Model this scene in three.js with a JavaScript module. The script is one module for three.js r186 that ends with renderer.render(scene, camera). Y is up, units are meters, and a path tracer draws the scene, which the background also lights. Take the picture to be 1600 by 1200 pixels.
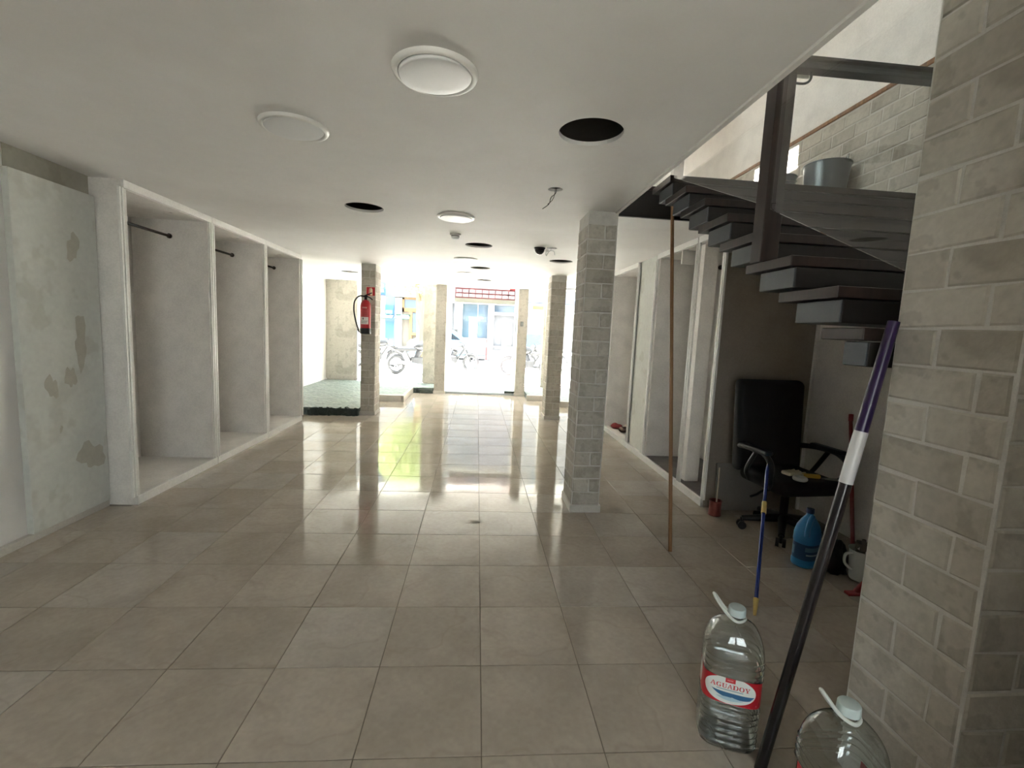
import * as THREE from 'three';
import { RoundedBoxGeometry } from 'three/addons/geometries/RoundedBoxGeometry.js';
import { mergeGeometries } from 'three/addons/utils/BufferGeometryUtils.js';

// ---------------------------------------------------------------- camera, sky, sun, exposure
const scene = new THREE.Scene();
const camera = new THREE.PerspectiveCamera(2 * Math.atan(600 / 722.07) * 180 / Math.PI, 4 / 3, 0.05, 400);
camera.rotation.order = 'YXZ';
camera.position.set(-0.0708, 1.5121, 2.3925);
camera.rotation.set(-0.1126, -0.0796, 0.046);
scene.add(camera);

const sunDir = new THREE.Vector3(-0.62, 0.78, -0.03).normalize();
scene.background = new THREE.Color().setRGB(0.94, 0.975, 1.0); // hazy white sky, white-balanced
scene.backgroundIntensity = 1.2;

const sun = new THREE.DirectionalLight(new THREE.Color().setRGB(1, 0.965, 0.92), 16);
sun.position.copy(sunDir).multiplyScalar(60).add(new THREE.Vector3(0, 0, -18));
sun.target.position.set(0, 0, -18);
sun.castShadow = true;
sun.shadow.mapSize.set(2048, 2048);
Object.assign(sun.shadow.camera, { left: -40, right: 40, top: 40, bottom: -40, near: 1, far: 160 });
scene.add(sun, sun.target);

const renderer = new THREE.WebGLRenderer({ antialias: true });
renderer.shadowMap.enabled = true;
renderer.toneMapping = THREE.LinearToneMapping;
renderer.toneMappingExposure = 11.5;

// ---------------------------------------------------------------- helpers
let seed = 7;
const rnd = () => { seed = (seed * 1664525 + 1013904223) >>> 0; return seed / 4294967296; };
const rr = (a, b) => a + (b - a) * rnd();
const V = (x, y, z) => new THREE.Vector3(x, y, z);
const used = {};
function numbered(n) { if (used[n] === undefined) { used[n] = 0; return n; } used[n]++; return n + '_' + String(used[n]).padStart(3, '0'); }
function fin(o) { o.castShadow = true; o.receiveShadow = true; return o; }
function mesh(name, geo, mat, parent) { const m = fin(new THREE.Mesh(geo, mat)); m.name = name; (parent || scene).add(m); return m; }
function tag(o, label, category, group) { o.userData.label = label; o.userData.category = category; if (group) o.userData.group = group; return o; }
function thing(name, label, category, p = [0, 0, 0], ry = 0, group) {
  const g = new THREE.Group(); g.name = numbered(name); g.position.set(...p); g.rotation.y = ry; scene.add(g); return tag(g, label, category, group);
}
function one(name, geo, mat, label, category, group) { return tag(mesh(numbered(name), geo, mat), label, category, group); }
function struct(name, label, category) { const g = new THREE.Group(); g.name = numbered(name); g.userData.kind = 'structure'; if (label) tag(g, label, category); scene.add(g); return g; }

// uv in metres from the dominant axis of each face
function uvm(geo, k = 1, ou = 0, ov = 0) {
  const g = geo.index ? geo.toNonIndexed() : geo; if (!g.attributes.normal) g.computeVertexNormals();
  const p = g.attributes.position, n = g.attributes.normal, uv = new Float32Array(p.count * 2);
  for (let i = 0; i < p.count; i += 3) {
    let nx = 0, ny = 0, nz = 0;
    for (let j = 0; j < 3; j++) { nx += Math.abs(n.getX(i + j)); ny += Math.abs(n.getY(i + j)); nz += Math.abs(n.getZ(i + j)); }
    for (let j = 0; j < 3; j++) {
      const q = i + j, x = p.getX(q), y = p.getY(q), z = p.getZ(q); let u, v;
      if (nx >= ny && nx >= nz) { u = z; v = y; } else if (ny >= nz) { u = x; v = z; } else { u = x; v = y; }
      uv[q * 2] = u * k + ou; uv[q * 2 + 1] = v * k + ov;
    }
  }
  g.setAttribute('uv', new THREE.BufferAttribute(uv, 2)); return g;
}
const box = (x0, x1, y0, y1, z0, z1) => uvm(new THREE.BoxGeometry(Math.abs(x1 - x0), Math.abs(y1 - y0), Math.abs(z1 - z0)).translate((x0 + x1) / 2, (y0 + y1) / 2, (z0 + z1) / 2));
const rbox = (x0, x1, y0, y1, z0, z1, r = 0.004, s = 2) => uvm(new RoundedBoxGeometry(Math.abs(x1 - x0), Math.abs(y1 - y0), Math.abs(z1 - z0), s, Math.min(r, Math.abs(x1 - x0) / 2.01, Math.abs(y1 - y0) / 2.01, Math.abs(z1 - z0) / 2.01)).translate((x0 + x1) / 2, (y0 + y1) / 2, (z0 + z1) / 2));
const cyl = (r0, r1, h, n = 24) => new THREE.CylinderGeometry(r1, r0, h, n).translate(0, h / 2, 0);
function merge(...gs) { gs = gs.flat().map((g) => { g = g.index ? g.toNonIndexed() : g; const o = new THREE.BufferGeometry(); for (const k of ['position', 'normal', 'uv']) if (g.attributes[k]) o.setAttribute(k, g.attributes[k]); if (!o.attributes.uv) o.setAttribute('uv', new THREE.BufferAttribute(new Float32Array(o.attributes.position.count * 2), 2)); return o; }); return mergeGeometries(gs); }
function rod(a, b, r0, r1 = r0, n = 14) {
  const A = V(...a), B = V(...b), d = B.clone().sub(A), g = cyl(r0, r1, d.length(), n);
  g.applyQuaternion(new THREE.Quaternion().setFromUnitVectors(V(0, 1, 0), d.clone().normalize())); g.translate(A.x, A.y, A.z); return g;
}
function tube(pts, r, seg = 32, n = 8, closed = false) { return new THREE.TubeGeometry(new THREE.CatmullRomCurve3(pts.map((p) => V(...p)), closed), seg, r, n, closed); }
function extr(pts, depth, bevel = 0, holes = []) {
  const s = new THREE.Shape(pts.map(([x, y]) => new THREE.Vector2(x, y)));
  for (const [hx, hy, r] of holes) { const h = new THREE.Path(); h.absarc(hx, hy, r, 0, Math.PI * 2, true); s.holes.push(h); }
  return new THREE.ExtrudeGeometry(s, { depth, bevelEnabled: bevel > 0, bevelSize: bevel, bevelThickness: bevel, bevelSegments: 2, curveSegments: 28 });
}
const lathe = (pts, n = 40) => new THREE.LatheGeometry(pts.map(([x, y]) => new THREE.Vector2(x, y)), n);

// ---------------------------------------------------------------- textures
function hash(x, y, s) { let h = (x * 374761393 + y * 668265263 + s * 1442695041) | 0; h = Math.imul(h ^ (h >>> 13), 1274126177); h ^= h >>> 16; return (h >>> 0) / 4294967296; }
function vnoise(x, y, per, s) { const xi = Math.floor(x), yi = Math.floor(y), fx = x - xi, fy = y - yi, u = fx * fx * (3 - 2 * fx), v = fy * fy * (3 - 2 * fy), m = (a) => ((a % per) + per) % per;
  const a = hash(m(xi), m(yi), s), b = hash(m(xi + 1), m(yi), s), c = hash(m(xi), m(yi + 1), s), d = hash(m(xi + 1), m(yi + 1), s); return a + (b - a) * u + (c - a) * v + (a - b - c + d) * u * v; }
function fbm(u, v, f, oct, s) { let t = 0, a = 0.5, n = 0; for (let i = 0; i < oct; i++) { t += a * vnoise(u * f, v * f, f, s + i); n += a; a *= 0.5; f *= 2; } return t / n; }
const toS = (c) => { const k = new THREE.Color(c); return [k.r, k.g, k.b].map((x) => x); };
const lin2s = (x) => 255 * (x <= 0.0031308 ? 12.92 * x : 1.055 * Math.pow(x, 1 / 2.4) - 0.055);
function tex(n, fn, srgb = true) {
  const d = new Uint8Array(n * n * 4);
  for (let y = 0; y < n; y++) for (let x = 0; x < n; x++) { const c = fn(x / n, y / n); for (let k = 0; k < 3; k++) d[(y * n + x) * 4 + k] = Math.max(0, Math.min(255, srgb ? lin2s(c[k]) : c[k] * 255)); d[(y * n + x) * 4 + 3] = 255; }
  const t = new THREE.DataTexture(d, n, n); t.wrapS = t.wrapT = THREE.RepeatWrapping; t.magFilter = THREE.LinearFilter; t.minFilter = THREE.LinearMipmapLinearFilter; t.generateMipmaps = true; if (srgb) t.colorSpace = THREE.SRGBColorSpace; t.needsUpdate = true; return t;
}
const mixc = (a, b, t) => a.map((x, i) => x + (b[i] - x) * t);
const sst = (a, b, x) => { x = Math.max(0, Math.min(1, (x - a) / (b - a))); return x * x * (3 - 2 * x); };
function rep(t, r, r2) { const c = t.clone(); c.repeat.set(r, r2 ?? r); c.needsUpdate = true; return c; }

const bumpFine = tex(256, (u, v) => { const f = fbm(u, v, 16, 4, 3); return [f, f, f]; }, false);
const tPaint = tex(512, (u, v) => { const a = fbm(u, v, 3, 5, 11), b = fbm(u, v, 40, 2, 15); return mixc(toS('#dddad6'), toS('#ebe9e6'), sst(0.3, 0.7, a) * 0.8 + b * 0.2); });
const tPlaster = tex(512, (u, v) => { // patched grey-white plaster with filler stains
  const a = fbm(u, v, 4, 5, 21), b = fbm(u, v, 9, 4, 25), c = fbm(u, v, 60, 2, 29); let k = mixc(toS('#d4d6cf'), toS('#e0e1db'), a);
  k = mixc(k, toS('#b4b1a2'), sst(0.58, 0.68, b) * 0.3); k = mixc(k, toS('#c4c2b8'), sst(0.62, 0.7, a) * 0.5); return k.map((x) => x * (0.95 + 0.1 * c)); });
const tMarble = tex(1024, (u, v) => {
  const w = fbm(u, v, 4, 4, 31), a = fbm((u + w * 0.13) % 1, (v + w * 0.1) % 1, 5, 5, 35), vein = Math.abs(fbm((u + 0.16 * w) % 1, (v + 0.12 * w + 1) % 1, 4, 4, 41) - 0.5), f = fbm(u, v, 96, 2, 45);
  let k = mixc(toS('#aaa196'), toS('#b7aea3'), sst(0.3, 0.7, a)); k = mixc(k, toS('#94887a'), (1 - sst(0.0, 0.022, vein)) * 0.2); k = mixc(k, toS('#c0b8ae'), sst(0.66, 0.8, a) * 0.5); return k.map((x) => x * (0.93 + 0.14 * f)); });
const tWash = tex(512, (u, v) => { // whitewashed brick: chalky grey over darker clay
  const a = fbm(u, v, 5, 5, 51), b = fbm(u, v, 14, 4, 55), c = fbm(u, v, 50, 2, 59); let k = mixc(toS('#c9c5bd'), toS('#dcd9d2'), b);
  k = mixc(k, toS('#aea99f'), sst(0.48, 0.66, a) * 0.5); k = mixc(k, toS('#9d978e'), sst(0.58, 0.72, b) * 0.35); return k.map((x) => x * (0.92 + 0.16 * c)); });
const tWood = tex(512, (u, v) => { const g = fbm(u, (v * 0.12) % 1, 16, 4, 61), r = fbm((u * 1 + 0.05 * fbm(u, v, 4, 3, 67)) % 1, (v * 0.06) % 1, 64, 2, 65), m = 0.6 * g + 0.4 * r; return [m, m, m]; });
const tConcrete = tex(512, (u, v) => { const a = fbm(u, v, 6, 5, 71), b = fbm(u, v, 24, 4, 75), c = fbm(u, v, 90, 1, 79); let k = mixc(toS('#8d9998'), toS('#b4bcb9'), a); k = mixc(k, toS('#d4d6c8'), sst(0.55, 0.72, b) * 0.55); k = mixc(k, toS('#6f807d'), sst(0.6, 0.75, fbm(u, v, 12, 4, 77)) * 0.5); return k.map((x) => x * (0.88 + 0.24 * c)); });
const tSpeck = tex(512, (u, v) => { const a = fbm(u, v, 8, 4, 81), c = fbm(u, v, 128, 1, 83); const q = 0.85 + 0.2 * a + 0.1 * (c - 0.5); return [q, q, q]; });
const tCarpet = tex(256, (u, v) => { const a = fbm(u, v, 64, 2, 91), b = fbm(u, v, 6, 3, 95), k = 0.7 + 0.4 * a * b + 0.2 * b; return [k, k, k]; });

const S = (o) => new THREE.MeshStandardMaterial(o), P = (o) => new THREE.MeshPhysicalMaterial(o);
const col = (h) => new THREE.Color(h);
const M = {
  paint: S({ map: rep(tPaint, 0.5), roughness: 0.75, bumpMap: rep(bumpFine, 2), bumpScale: 0.0006 }),
  ceil: S({ map: rep(tPaint, 0.31), color: col('#ffffff'), roughness: 0.7, bumpMap: rep(bumpFine, 1.3), bumpScale: 0.001 }),
  white: S({ color: col('#f3f1ed'), roughness: 0.45, map: rep(tSpeck, 0.7) }),
  niche: S({ color: col('#f0ece7'), roughness: 0.6, map: rep(tSpeck, 0.9), bumpMap: rep(bumpFine, 2), bumpScale: 0.0004 }),
  plaster: S({ map: rep(tPlaster, 0.62), roughness: 0.85, bumpMap: rep(bumpFine, 1.5), bumpScale: 0.0012 }),
  grout: S({ color: col('#756c60'), roughness: 0.9 }),
  mortar: S({ color: col('#d0cdc6'), roughness: 0.9, map: rep(tSpeck, 3) }),
  wash: ['#e6e3dc', '#dedad3', '#d8d4cc', '#ebe8e2'].map((h) => S({ map: rep(tWash, 1.3), color: col(h), roughness: 0.85, bumpMap: rep(bumpFine, 3), bumpScale: 0.0022 })),
  washWall: S({ map: rep(tWash, 1.1), color: col('#e3e1dc'), roughness: 0.85, bumpMap: rep(bumpFine, 3), bumpScale: 0.002 }),
  darkWood: S({ map: rep(tWood, 1.2), color: col('#33211c'), roughness: 0.4 }),
  darkSteel: S({ map: rep(tSpeck, 2), color: col('#4d5155'), roughness: 0.4, metalness: 0.3 }),
  blackWood: S({ map: rep(tWood, 1.2), color: col('#1c1210'), roughness: 0.5 }),
  pine: S({ map: rep(tWood, 1.6), color: col('#c08a5c'), roughness: 0.6 }),
  stick: S({ map: rep(tWood, 2), color: col('#b98a5e'), roughness: 0.55 }),
  rail: S({ color: col('#4a3428'), roughness: 0.4, map: rep(tWood, 2) }),
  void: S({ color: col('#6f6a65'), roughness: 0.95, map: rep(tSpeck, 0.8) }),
  concrete: S({ map: rep(tConcrete, 0.9), color: col('#b4bab7'), roughness: 0.5, bumpMap: rep(bumpFine, 0.9), bumpScale: 0.03 }),
  rubble: S({ map: rep(tConcrete, 1.4), color: col('#858c8a'), roughness: 0.9, bumpMap: rep(bumpFine, 2), bumpScale: 0.02 }),
  carpet: S({ map: rep(tCarpet, 2), color: col('#6d6a68'), roughness: 1 }),
  sill: S({ color: col('#d0cbc2'), roughness: 0.4, map: rep(tSpeck, 1) }),
  alu: S({ color: col('#c3c8cb'), roughness: 0.35, metalness: 0.7 }),
  glass: P({ color: col('#fbfefd'), transmission: 1, thickness: 0, roughness: 0, ior: 1.5 }),
  glassG: P({ color: col('#fcfdfc'), transmission: 1, thickness: 0, roughness: 0, ior: 1.52 }),
  black: S({ color: col('#15151a'), roughness: 0.55 }),
  blackPlastic: S({ color: col('#1b1b1e'), roughness: 0.35 }),
  lamp: S({ color: col('#e4e4e4'), roughness: 0.4 }), lampRim: S({ color: col('#eceae6'), roughness: 0.3 }),
  red: S({ color: col('#b01c26'), roughness: 0.3 }), steel: S({ color: col('#b9bcc0'), roughness: 0.25, metalness: 0.9 }),
  pot: S({ color: col('#6d7478'), roughness: 0.35, metalness: 0.6, map: rep(tSpeck, 2) }),
};
M.tiles = ['#ffffff', '#fbf8f4', '#fdfaf6', '#f7f4ef'].map((h, i) => P({ map: rep(tMarble, 0.55), color: col(h), roughness: 0.045 + 0.012 * i, ior: 1.45, bumpMap: rep(bumpFine, 0.5), bumpScale: 0.0005 }));

// ---------------------------------------------------------------- floor: one polished tile after another
const T = 0.45;
const floor = struct('floor', 'polished beige marble tile floor of the empty shop', 'floor');
mesh('grout', box(-3.9, 3.1, -0.2, -0.004, -9.45, 4.2), M.grout, floor);
function tileGeo(w, d, ou, ov, tx, tz) { // shallow bevelled slab, its top a hair out of level
  const b = 0.0016, P0 = [[-w / 2, -d / 2], [w / 2, -d / 2], [w / 2, d / 2], [-w / 2, d / 2]], pos = [], yy = (x, z) => x * tx + z * tz;
  const q = (a, b2, c, d2) => pos.push(...a, ...b2, ...c, ...a, ...c, ...d2);
  const top = P0.map(([x, z]) => [x - Math.sign(x) * b, yy(x, z), z - Math.sign(z) * b]), mid = P0.map(([x, z]) => [x, yy(x, z) - 0.0012, z]), low = P0.map(([x, z]) => [x, -0.014, z]);
  q(top[3], top[2], top[1], top[0]);
  for (let i = 0; i < 4; i++) { const j = (i + 1) % 4; q(top[i], top[j], mid[j], mid[i]); q(mid[i], mid[j], low[j], low[i]); }
  const g = new THREE.BufferGeometry(); g.setAttribute('position', new THREE.BufferAttribute(new Float32Array(pos), 3)); g.computeVertexNormals(); return uvm(g, 1, ou, ov);
}
const tileVar = []; for (let i = 0; i < 12; i++) tileVar.push(tileGeo(T - 0.0035, T - 0.0035, rr(0, 5), rr(0, 5), rr(-1, 1) * 0.0006, rr(-1, 1) * 0.0006));
for (let r = -5; r < 15; r++) for (let c = -7; c < 7; c++) {
  let x0 = c * T, x1 = x0 + T, z1 = -r * T, z0 = z1 - T; const xl = z1 < -4.9 * 1 ? -2.8 : z1 <= -1.3 ? -2.76 : -2.97, xr = z1 <= -1.5 ? 2.06 : 2.97;
  if (z1 <= -5.35 && x0 < -2.2) { if (x1 <= -2.0) continue; }
  x0 = Math.max(x0, xl); x1 = Math.min(x1, xr); if (x1 - x0 < 0.03) continue;
  const full = x1 - x0 > T - 0.001, g = full ? tileVar[Math.floor(rnd() * 12)] : tileGeo(x1 - x0 - 0.0035, T - 0.0035, rr(0, 5), rr(0, 5), 0, 0);
  const m = mesh('tile', g, M.tiles[Math.floor(rnd() * 4)], floor); m.position.set((x0 + x1) / 2, 0, (z0 + z1) / 2);
}
{ const gs = []; for (let r = 15; r < 21; r++) for (let c = -5; c < 5; c++) { if (r >= 19 && (c < -3 || c > 2)) continue; gs.push(tileGeo(T - 0.0035, T - 0.0035, rr(0, 5), rr(0, 5), rr(-1, 1) * 0.0012, rr(-1, 1) * 0.0012).translate((c + 0.5) * T, 0, -(r + 0.5) * T)); }
  const far = mesh('worn_tiles', merge(gs), M.tiles[1], floor); far.userData.kind = 'stuff'; }

// ---------------------------------------------------------------- ceiling with its lamp holes
const CH = 2.5;
const lampHoles = [[0.45, 0.03], [-1.065, -1.76], [-0.09, -3.2], [-0.06, -5.18], [0.03, -6.95], [1.04, -4.04], [-2.52, -6.75], [1.92, -7.83]];
const ceiling = struct('ceiling', 'white plaster ceiling with round lamp holes', 'ceiling');
{ const out = [[-3.8, 4.2], [1.02, 4.2], [1.02, -1.4], [2.95, -1.4], [2.95, -8.45], [-3.8, -8.45]];
  const holes = [...lampHoles.map(([x, z]) => [x, z, 0.158]), [0.43, -0.9, 0.05], [0.76, -3.1, 0.062]];
  const g = extr(out, 0.02, 0, holes); g.rotateX(Math.PI / 2); g.translate(0, CH + 0.02, 0); mesh('plasterboard', uvm(g), M.ceil, ceiling);
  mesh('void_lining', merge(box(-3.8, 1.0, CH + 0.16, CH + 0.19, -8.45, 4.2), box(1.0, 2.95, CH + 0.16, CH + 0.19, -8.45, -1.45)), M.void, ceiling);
  mesh('edge_bead', box(1.0, 1.024, CH - 0.012, CH + 0.0, -1.4, 4.2), M.paint, ceiling);
  mesh('edge_board', box(1.0, 1.02, CH + 0.02, CH + 0.2, -1.4, 4.2), M.paint, ceiling);
  mesh('soffit', box(-3.8, 2.95, 2.66, 2.70, -9.6, -8.45), M.ceil, ceiling); mesh('soffit_face', box(-3.8, 2.95, CH, 2.70, -8.47, -8.43), M.ceil, ceiling);
}
// ---------------------------------------------------------------- walls of the shop and of the floor above
const wl = struct('wall_left', 'white painted side wall with patched plaster', 'wall');
for (const b of [[0, 3.3, -1.36, 4.2], [4.7, 4.9, -1.36, 4.2], [3.3, 4.7, -1.36, -1.0], [3.3, 4.7, 0.9, 4.2]]) mesh('wall_body', box(-3.25, -2.955, b[0], b[1], b[2], b[3]), M.paint, wl);
{ const w = struct('window_5', 'upper side windows out of view above the shop', 'window'); for (const [a, b] of [[-1.0, 0.9]]) { mesh('glass_pane', box(-3.1, -3.092, 3.3, 4.7, a, b), M.glass, w); mesh('frame', rbox(-3.13, -3.07, 3.3, 4.7, (a + b) / 2 - 0.03, (a + b) / 2 + 0.03, 0.004), M.alu, w); } }
mesh('plaster_band', box(-2.957, -2.951, 2.362, 2.5, -1.36, -0.74), S({ map: rep(tPlaster, 0.8), color: col('#c9c4ba'), roughness: 0.9 }), wl);
mesh('wall_behind_niches', box(-3.7, -3.5, 0, 4.9, -4.9, -1.36), M.paint, wl);
mesh('wall_upper', box(-3.5, -2.955, 2.7, 4.9, -4.9, -1.36), M.paint, wl);
mesh('wall_return', box(-3.9, -2.80, 0, 4.9, -4.98, -4.885), M.paint, wl);
mesh('wall_display', box(-4.0, -3.8, 0, 4.9, -9.6, -4.9), M.paint, wl);
const bl = struct('baseboard_left', 'narrow grey skirting under the plaster board', 'baseboard');
mesh('skirting', rbox(-2.957, -2.918, 0, 0.05, -1.36, 4.2, 0.004), M.sill, bl);
const wr = struct('wall_right', 'white right side wall behind the staircase', 'wall');
mesh('wall_body', box(2.95, 3.35, 0, 2.36, -9.6, 4.2), M.niche, wr); mesh('wall_upper', box(3.12, 3.35, 2.36, 4.9, -9.6, 4.2), M.niche, wr);
const wb = struct('wall_back'); for (const b of [[-3.25, -0.6, 0, 4.9], [0.6, 3.35, 0, 4.9], [-0.6, 0.6, 0, 0.5], [-0.6, 0.6, 2.1, 4.9]]) mesh('wall_body', box(b[0], b[1], b[2], b[3], 4.2, 4.4), M.paint, wb);
{ const w = struct('window_6', 'rear patio window behind the viewer', 'window'); mesh('glass_pane', box(-0.6, 0.6, 0.5, 2.1, 4.3, 4.308), M.glass, w); for (const x of [-0.6, -0.03, 0.54]) mesh('frame', rbox(x, x + 0.06, 0.5, 2.1, 4.27, 4.34, 0.004), M.alu, w); }
{ const g = struct('ground_patio', 'paved rear patio', 'ground'); mesh('paving', box(-9, 9, -0.3, -0.02, 4.4, 14), S({ color: col('#8f8b84'), roughness: 0.9, map: rep(tSpeck, 0.5) }), g); }
{ const g = struct('wall_added_shade', 'added unseen wall panel that shades the near pillar', 'wall'); mesh('panel', box(0.98, 1.77, 0, 2.5, 1.78, 1.88), M.paint, g); }  // out-of-view wall added to keep rear window light off the near pillar
const wu = struct('ceiling_upper'); for (const b of [[-4.0, 3.35, -9.6, -3.1], [-4.0, 3.35, -2.35, 4.4], [-4.0, 1.66, -3.1, -2.35], [1.99, 3.35, -3.1, -2.35]]) mesh('ceiling_panel', box(b[0], b[1], 4.9, 5.1, b[2], b[3]), M.ceil, wu);
const fu = struct('floor_upper'); mesh('slab', merge(box(-3.8, 1.0, 2.69, 2.72, -9.6, 4.2), box(1.0, 3.11, 2.69, 2.72, -9.6, -1.42)), M.tiles[3], fu);
const wf = struct('wall_front', 'street facade wall above the shop window', 'wall');
mesh('spandrel', box(-4.0, 3.35, 2.66, 3.4, -9.75, -9.55), M.paint, wf); mesh('lintel', box(-4.0, 3.35, 4.7, 5.1, -9.75, -9.55), M.paint, wf);
for (const x of [-3.9, -1.6, 0.7, 3.0]) mesh('pier', box(x - 0.12, x + 0.12, 3.4, 4.7, -9.75, -9.55), M.paint, wf);

// whitewashed bricks
function brickGeo(w, h, v) { const d = 0.0045, b = 0.006, j = () => rr(-1, 1) * 0.004, F = [[-w / 2 + j(), -h / 2 + j()], [w / 2 + j(), -h / 2 + j()], [w / 2 + j(), h / 2 + j()], [-w / 2 + j(), h / 2 + j()]], pos = [];
  const q = (a, b2, c, e) => pos.push(...a, ...b2, ...c, ...a, ...c, ...e), t = F.map(([x, y]) => [x - Math.sign(x) * b, y - Math.sign(y) * b, d + rr(-1, 1) * 0.0015]), lo = F.map(([x, y]) => [x, y, 0]);
  q(t[0], t[1], t[2], t[3]); for (let i = 0; i < 4; i++) { const k = (i + 1) % 4; q(lo[i], lo[k], t[k], t[i]); }
  const g = new THREE.BufferGeometry(); g.setAttribute('position', new THREE.BufferAttribute(new Float32Array(pos), 3)); g.computeVertexNormals(); return uvm(g, 1, rr(0, 4), rr(0, 4)); }
const BW = 0.27, BH = 0.117, brickCache = {};
function brickOf(w) { const k = Math.round(w * 100) / 100; if (!brickCache[k]) brickCache[k] = Array.from({ length: k > 0.2 ? 6 : 3 }, () => brickGeo(k - 0.011, BH - 0.010)); const a = brickCache[k]; return a[Math.floor(rnd() * a.length)]; }
// lay courses on a rectangle: origin o, along u (unit), outward n; length L, from y0 to y1
function lay(parent, o, ry, L, y0, y1, phase = 0) {
  const g = new THREE.Matrix4().makeRotationY(ry); let row = phase;
  for (let y = y0; y + BH <= y1 + 0.02; y += BH, row++) {
    let x = 0, first = row % 2 ? BW * 0.5 : BW;
    while (x < L - 0.02) { let w = Math.min(x === 0 ? first : BW, L - x); if (L - x - w < 0.05) w = L - x; w = Math.round(w * 100) / 100; const m = mesh('brick', brickOf(w), M.wash[Math.floor(rnd() * 4)], parent);
      const p = V(x + w / 2, 0, 0).applyMatrix4(g); m.position.set(o[0] + p.x, y + BH / 2, o[2] + p.z); m.rotation.y = ry; x += w; }
  }
}
function column(label, x0, x1, z0, z1, faces, skirt = true, y1 = CH) {
  const c = thing('brick_column', label, 'column', [(x0 + x1) / 2, 0, (z0 + z1) / 2], 0, 'whitewashed columns'), w = x1 - x0, d = z1 - z0;
  mesh('core', box(-w / 2, w / 2, 0, y1, -d / 2, d / 2), faces.length ? M.mortar : M.washWall, c);
  if (faces.includes('f')) lay(c, [-w / 2, 0, d / 2], 0, w, 0.06, y1 - 0.01);
  if (faces.includes('l')) lay(c, [-w / 2, 0, -d / 2], -Math.PI / 2, d, 0.06, y1 - 0.01, 1);
  if (faces.includes('r')) lay(c, [w / 2, 0, d / 2], Math.PI / 2, d, 0.06, y1 - 0.01, 1);
  if (skirt) mesh('skirting', rbox(-w / 2 - 0.014, w / 2 + 0.014, 0, 0.065, -d / 2 - 0.014, d / 2 + 0.014, 0.004), M.sill, c);
  return c;
}
column('free-standing whitewashed brick column in the middle of the tiled floor', 0.785, 1.025, -1.72, -1.375, 'fl');
column('whitewashed column that carries the fire extinguisher', -1.985, -1.755, -5.85, -5.45, 'fr');
column('pale column behind the mid-floor column, nearer the street', 1.17, 1.43, -5.95, -5.6, 'fl');
column('slim pale column on the hinge side of the glass entrance', -1.03, -0.79, -8.7, -8.38, '');
const cg = column('slim pale column with a small grey box, beside the entrance', 0.86, 1.09, -8.8, -8.42, '');
{ const b = thing('switch_box', 'small grey switch box on the column by the entrance', 'switch', [0.955, 1.70, -8.415]); mesh('cover', rbox(-0.035, 0.035, -0.055, 0.055, 0, 0.03, 0.006), S({ color: col('#7d8280'), roughness: 0.5 }), b); mesh('rocker', rbox(-0.018, 0.018, -0.03, 0.03, 0.028, 0.036, 0.004), S({ color: col('#8f9492'), roughness: 0.4 }), b); }
{ const c = column('broad whitewashed brick pillar in the near foreground beside the stairs', 1.305, 1.76, 0.96, 1.325, 'l', false, 4.6); lay(c, [-0.2275, 0, 0.1825], 0, 0.455, 0.0, 3.2); }
// upper stairwell wall: whitewashed courses and the wooden rail above them
lay(wr, [3.1, 0, -4.0], -Math.PI / 2, 4.9, 2.37, 3.54);
mesh('wall_skim', box(3.1, 3.121, 2.36, 3.56, -4.0, 0.95), M.mortar, wr);
wr.children.filter((m) => m.name === 'brick').forEach((m) => { m.position.x = 3.1; });
const tr = struct('trim_1', 'thin wooden dado rail on the upper stairwell wall', 'trim'); mesh('dado_rail', rbox(3.085, 3.12, 3.55, 3.585, -4.0, 0.95, 0.006), M.pine, tr);

// ---------------------------------------------------------------- plaster board on the left wall
{ const b = thing('plaster_board', 'stained plaster board fixed to the wall, patched with filler', 'board', [-2.955, 0, -1.05]);
  mesh('board', rbox(0, 0.042, 0.05, 2.36, -0.31, 0.325, 0.004), M.plaster, b);
  const patch = S({ color: col('#c6c3b6'), roughness: 0.9, map: rep(tSpeck, 3) }), pg = (y, z, w, h, s) => { seed = s; const pts = []; for (let i = 0; i < 18; i++) { const a = i / 18 * Math.PI * 2, r = 0.8 + 0.22 * Math.sin(a * 2 + s) + 0.14 * Math.sin(a * 5 + s * 2) + rr(-0.05, 0.05); pts.push([Math.cos(a) * w * r, Math.sin(a) * h * r]); } const g = extr(pts, 0.0012); g.rotateY(Math.PI / 2); g.translate(0.0415, y, z); return uvm(g); };
  mesh('filler_patch', pg(1.3, -0.12, 0.07, 0.2, 5), patch, b); mesh('filler_patch', pg(1.05, -0.02, 0.05, 0.1, 8), patch, b); mesh('filler_patch', pg(1.0, 0.13, 0.055, 0.1, 9), patch, b);
  mesh('filler_patch', pg(0.45, -0.16, 0.13, 0.14, 15), patch, b); mesh('filler_patch', pg(1.96, -0.1, 0.06, 0.12, 19), patch, b); mesh('filler_patch', pg(0.7, 0.08, 0.015, 0.03, 25), patch, b);
}

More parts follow.
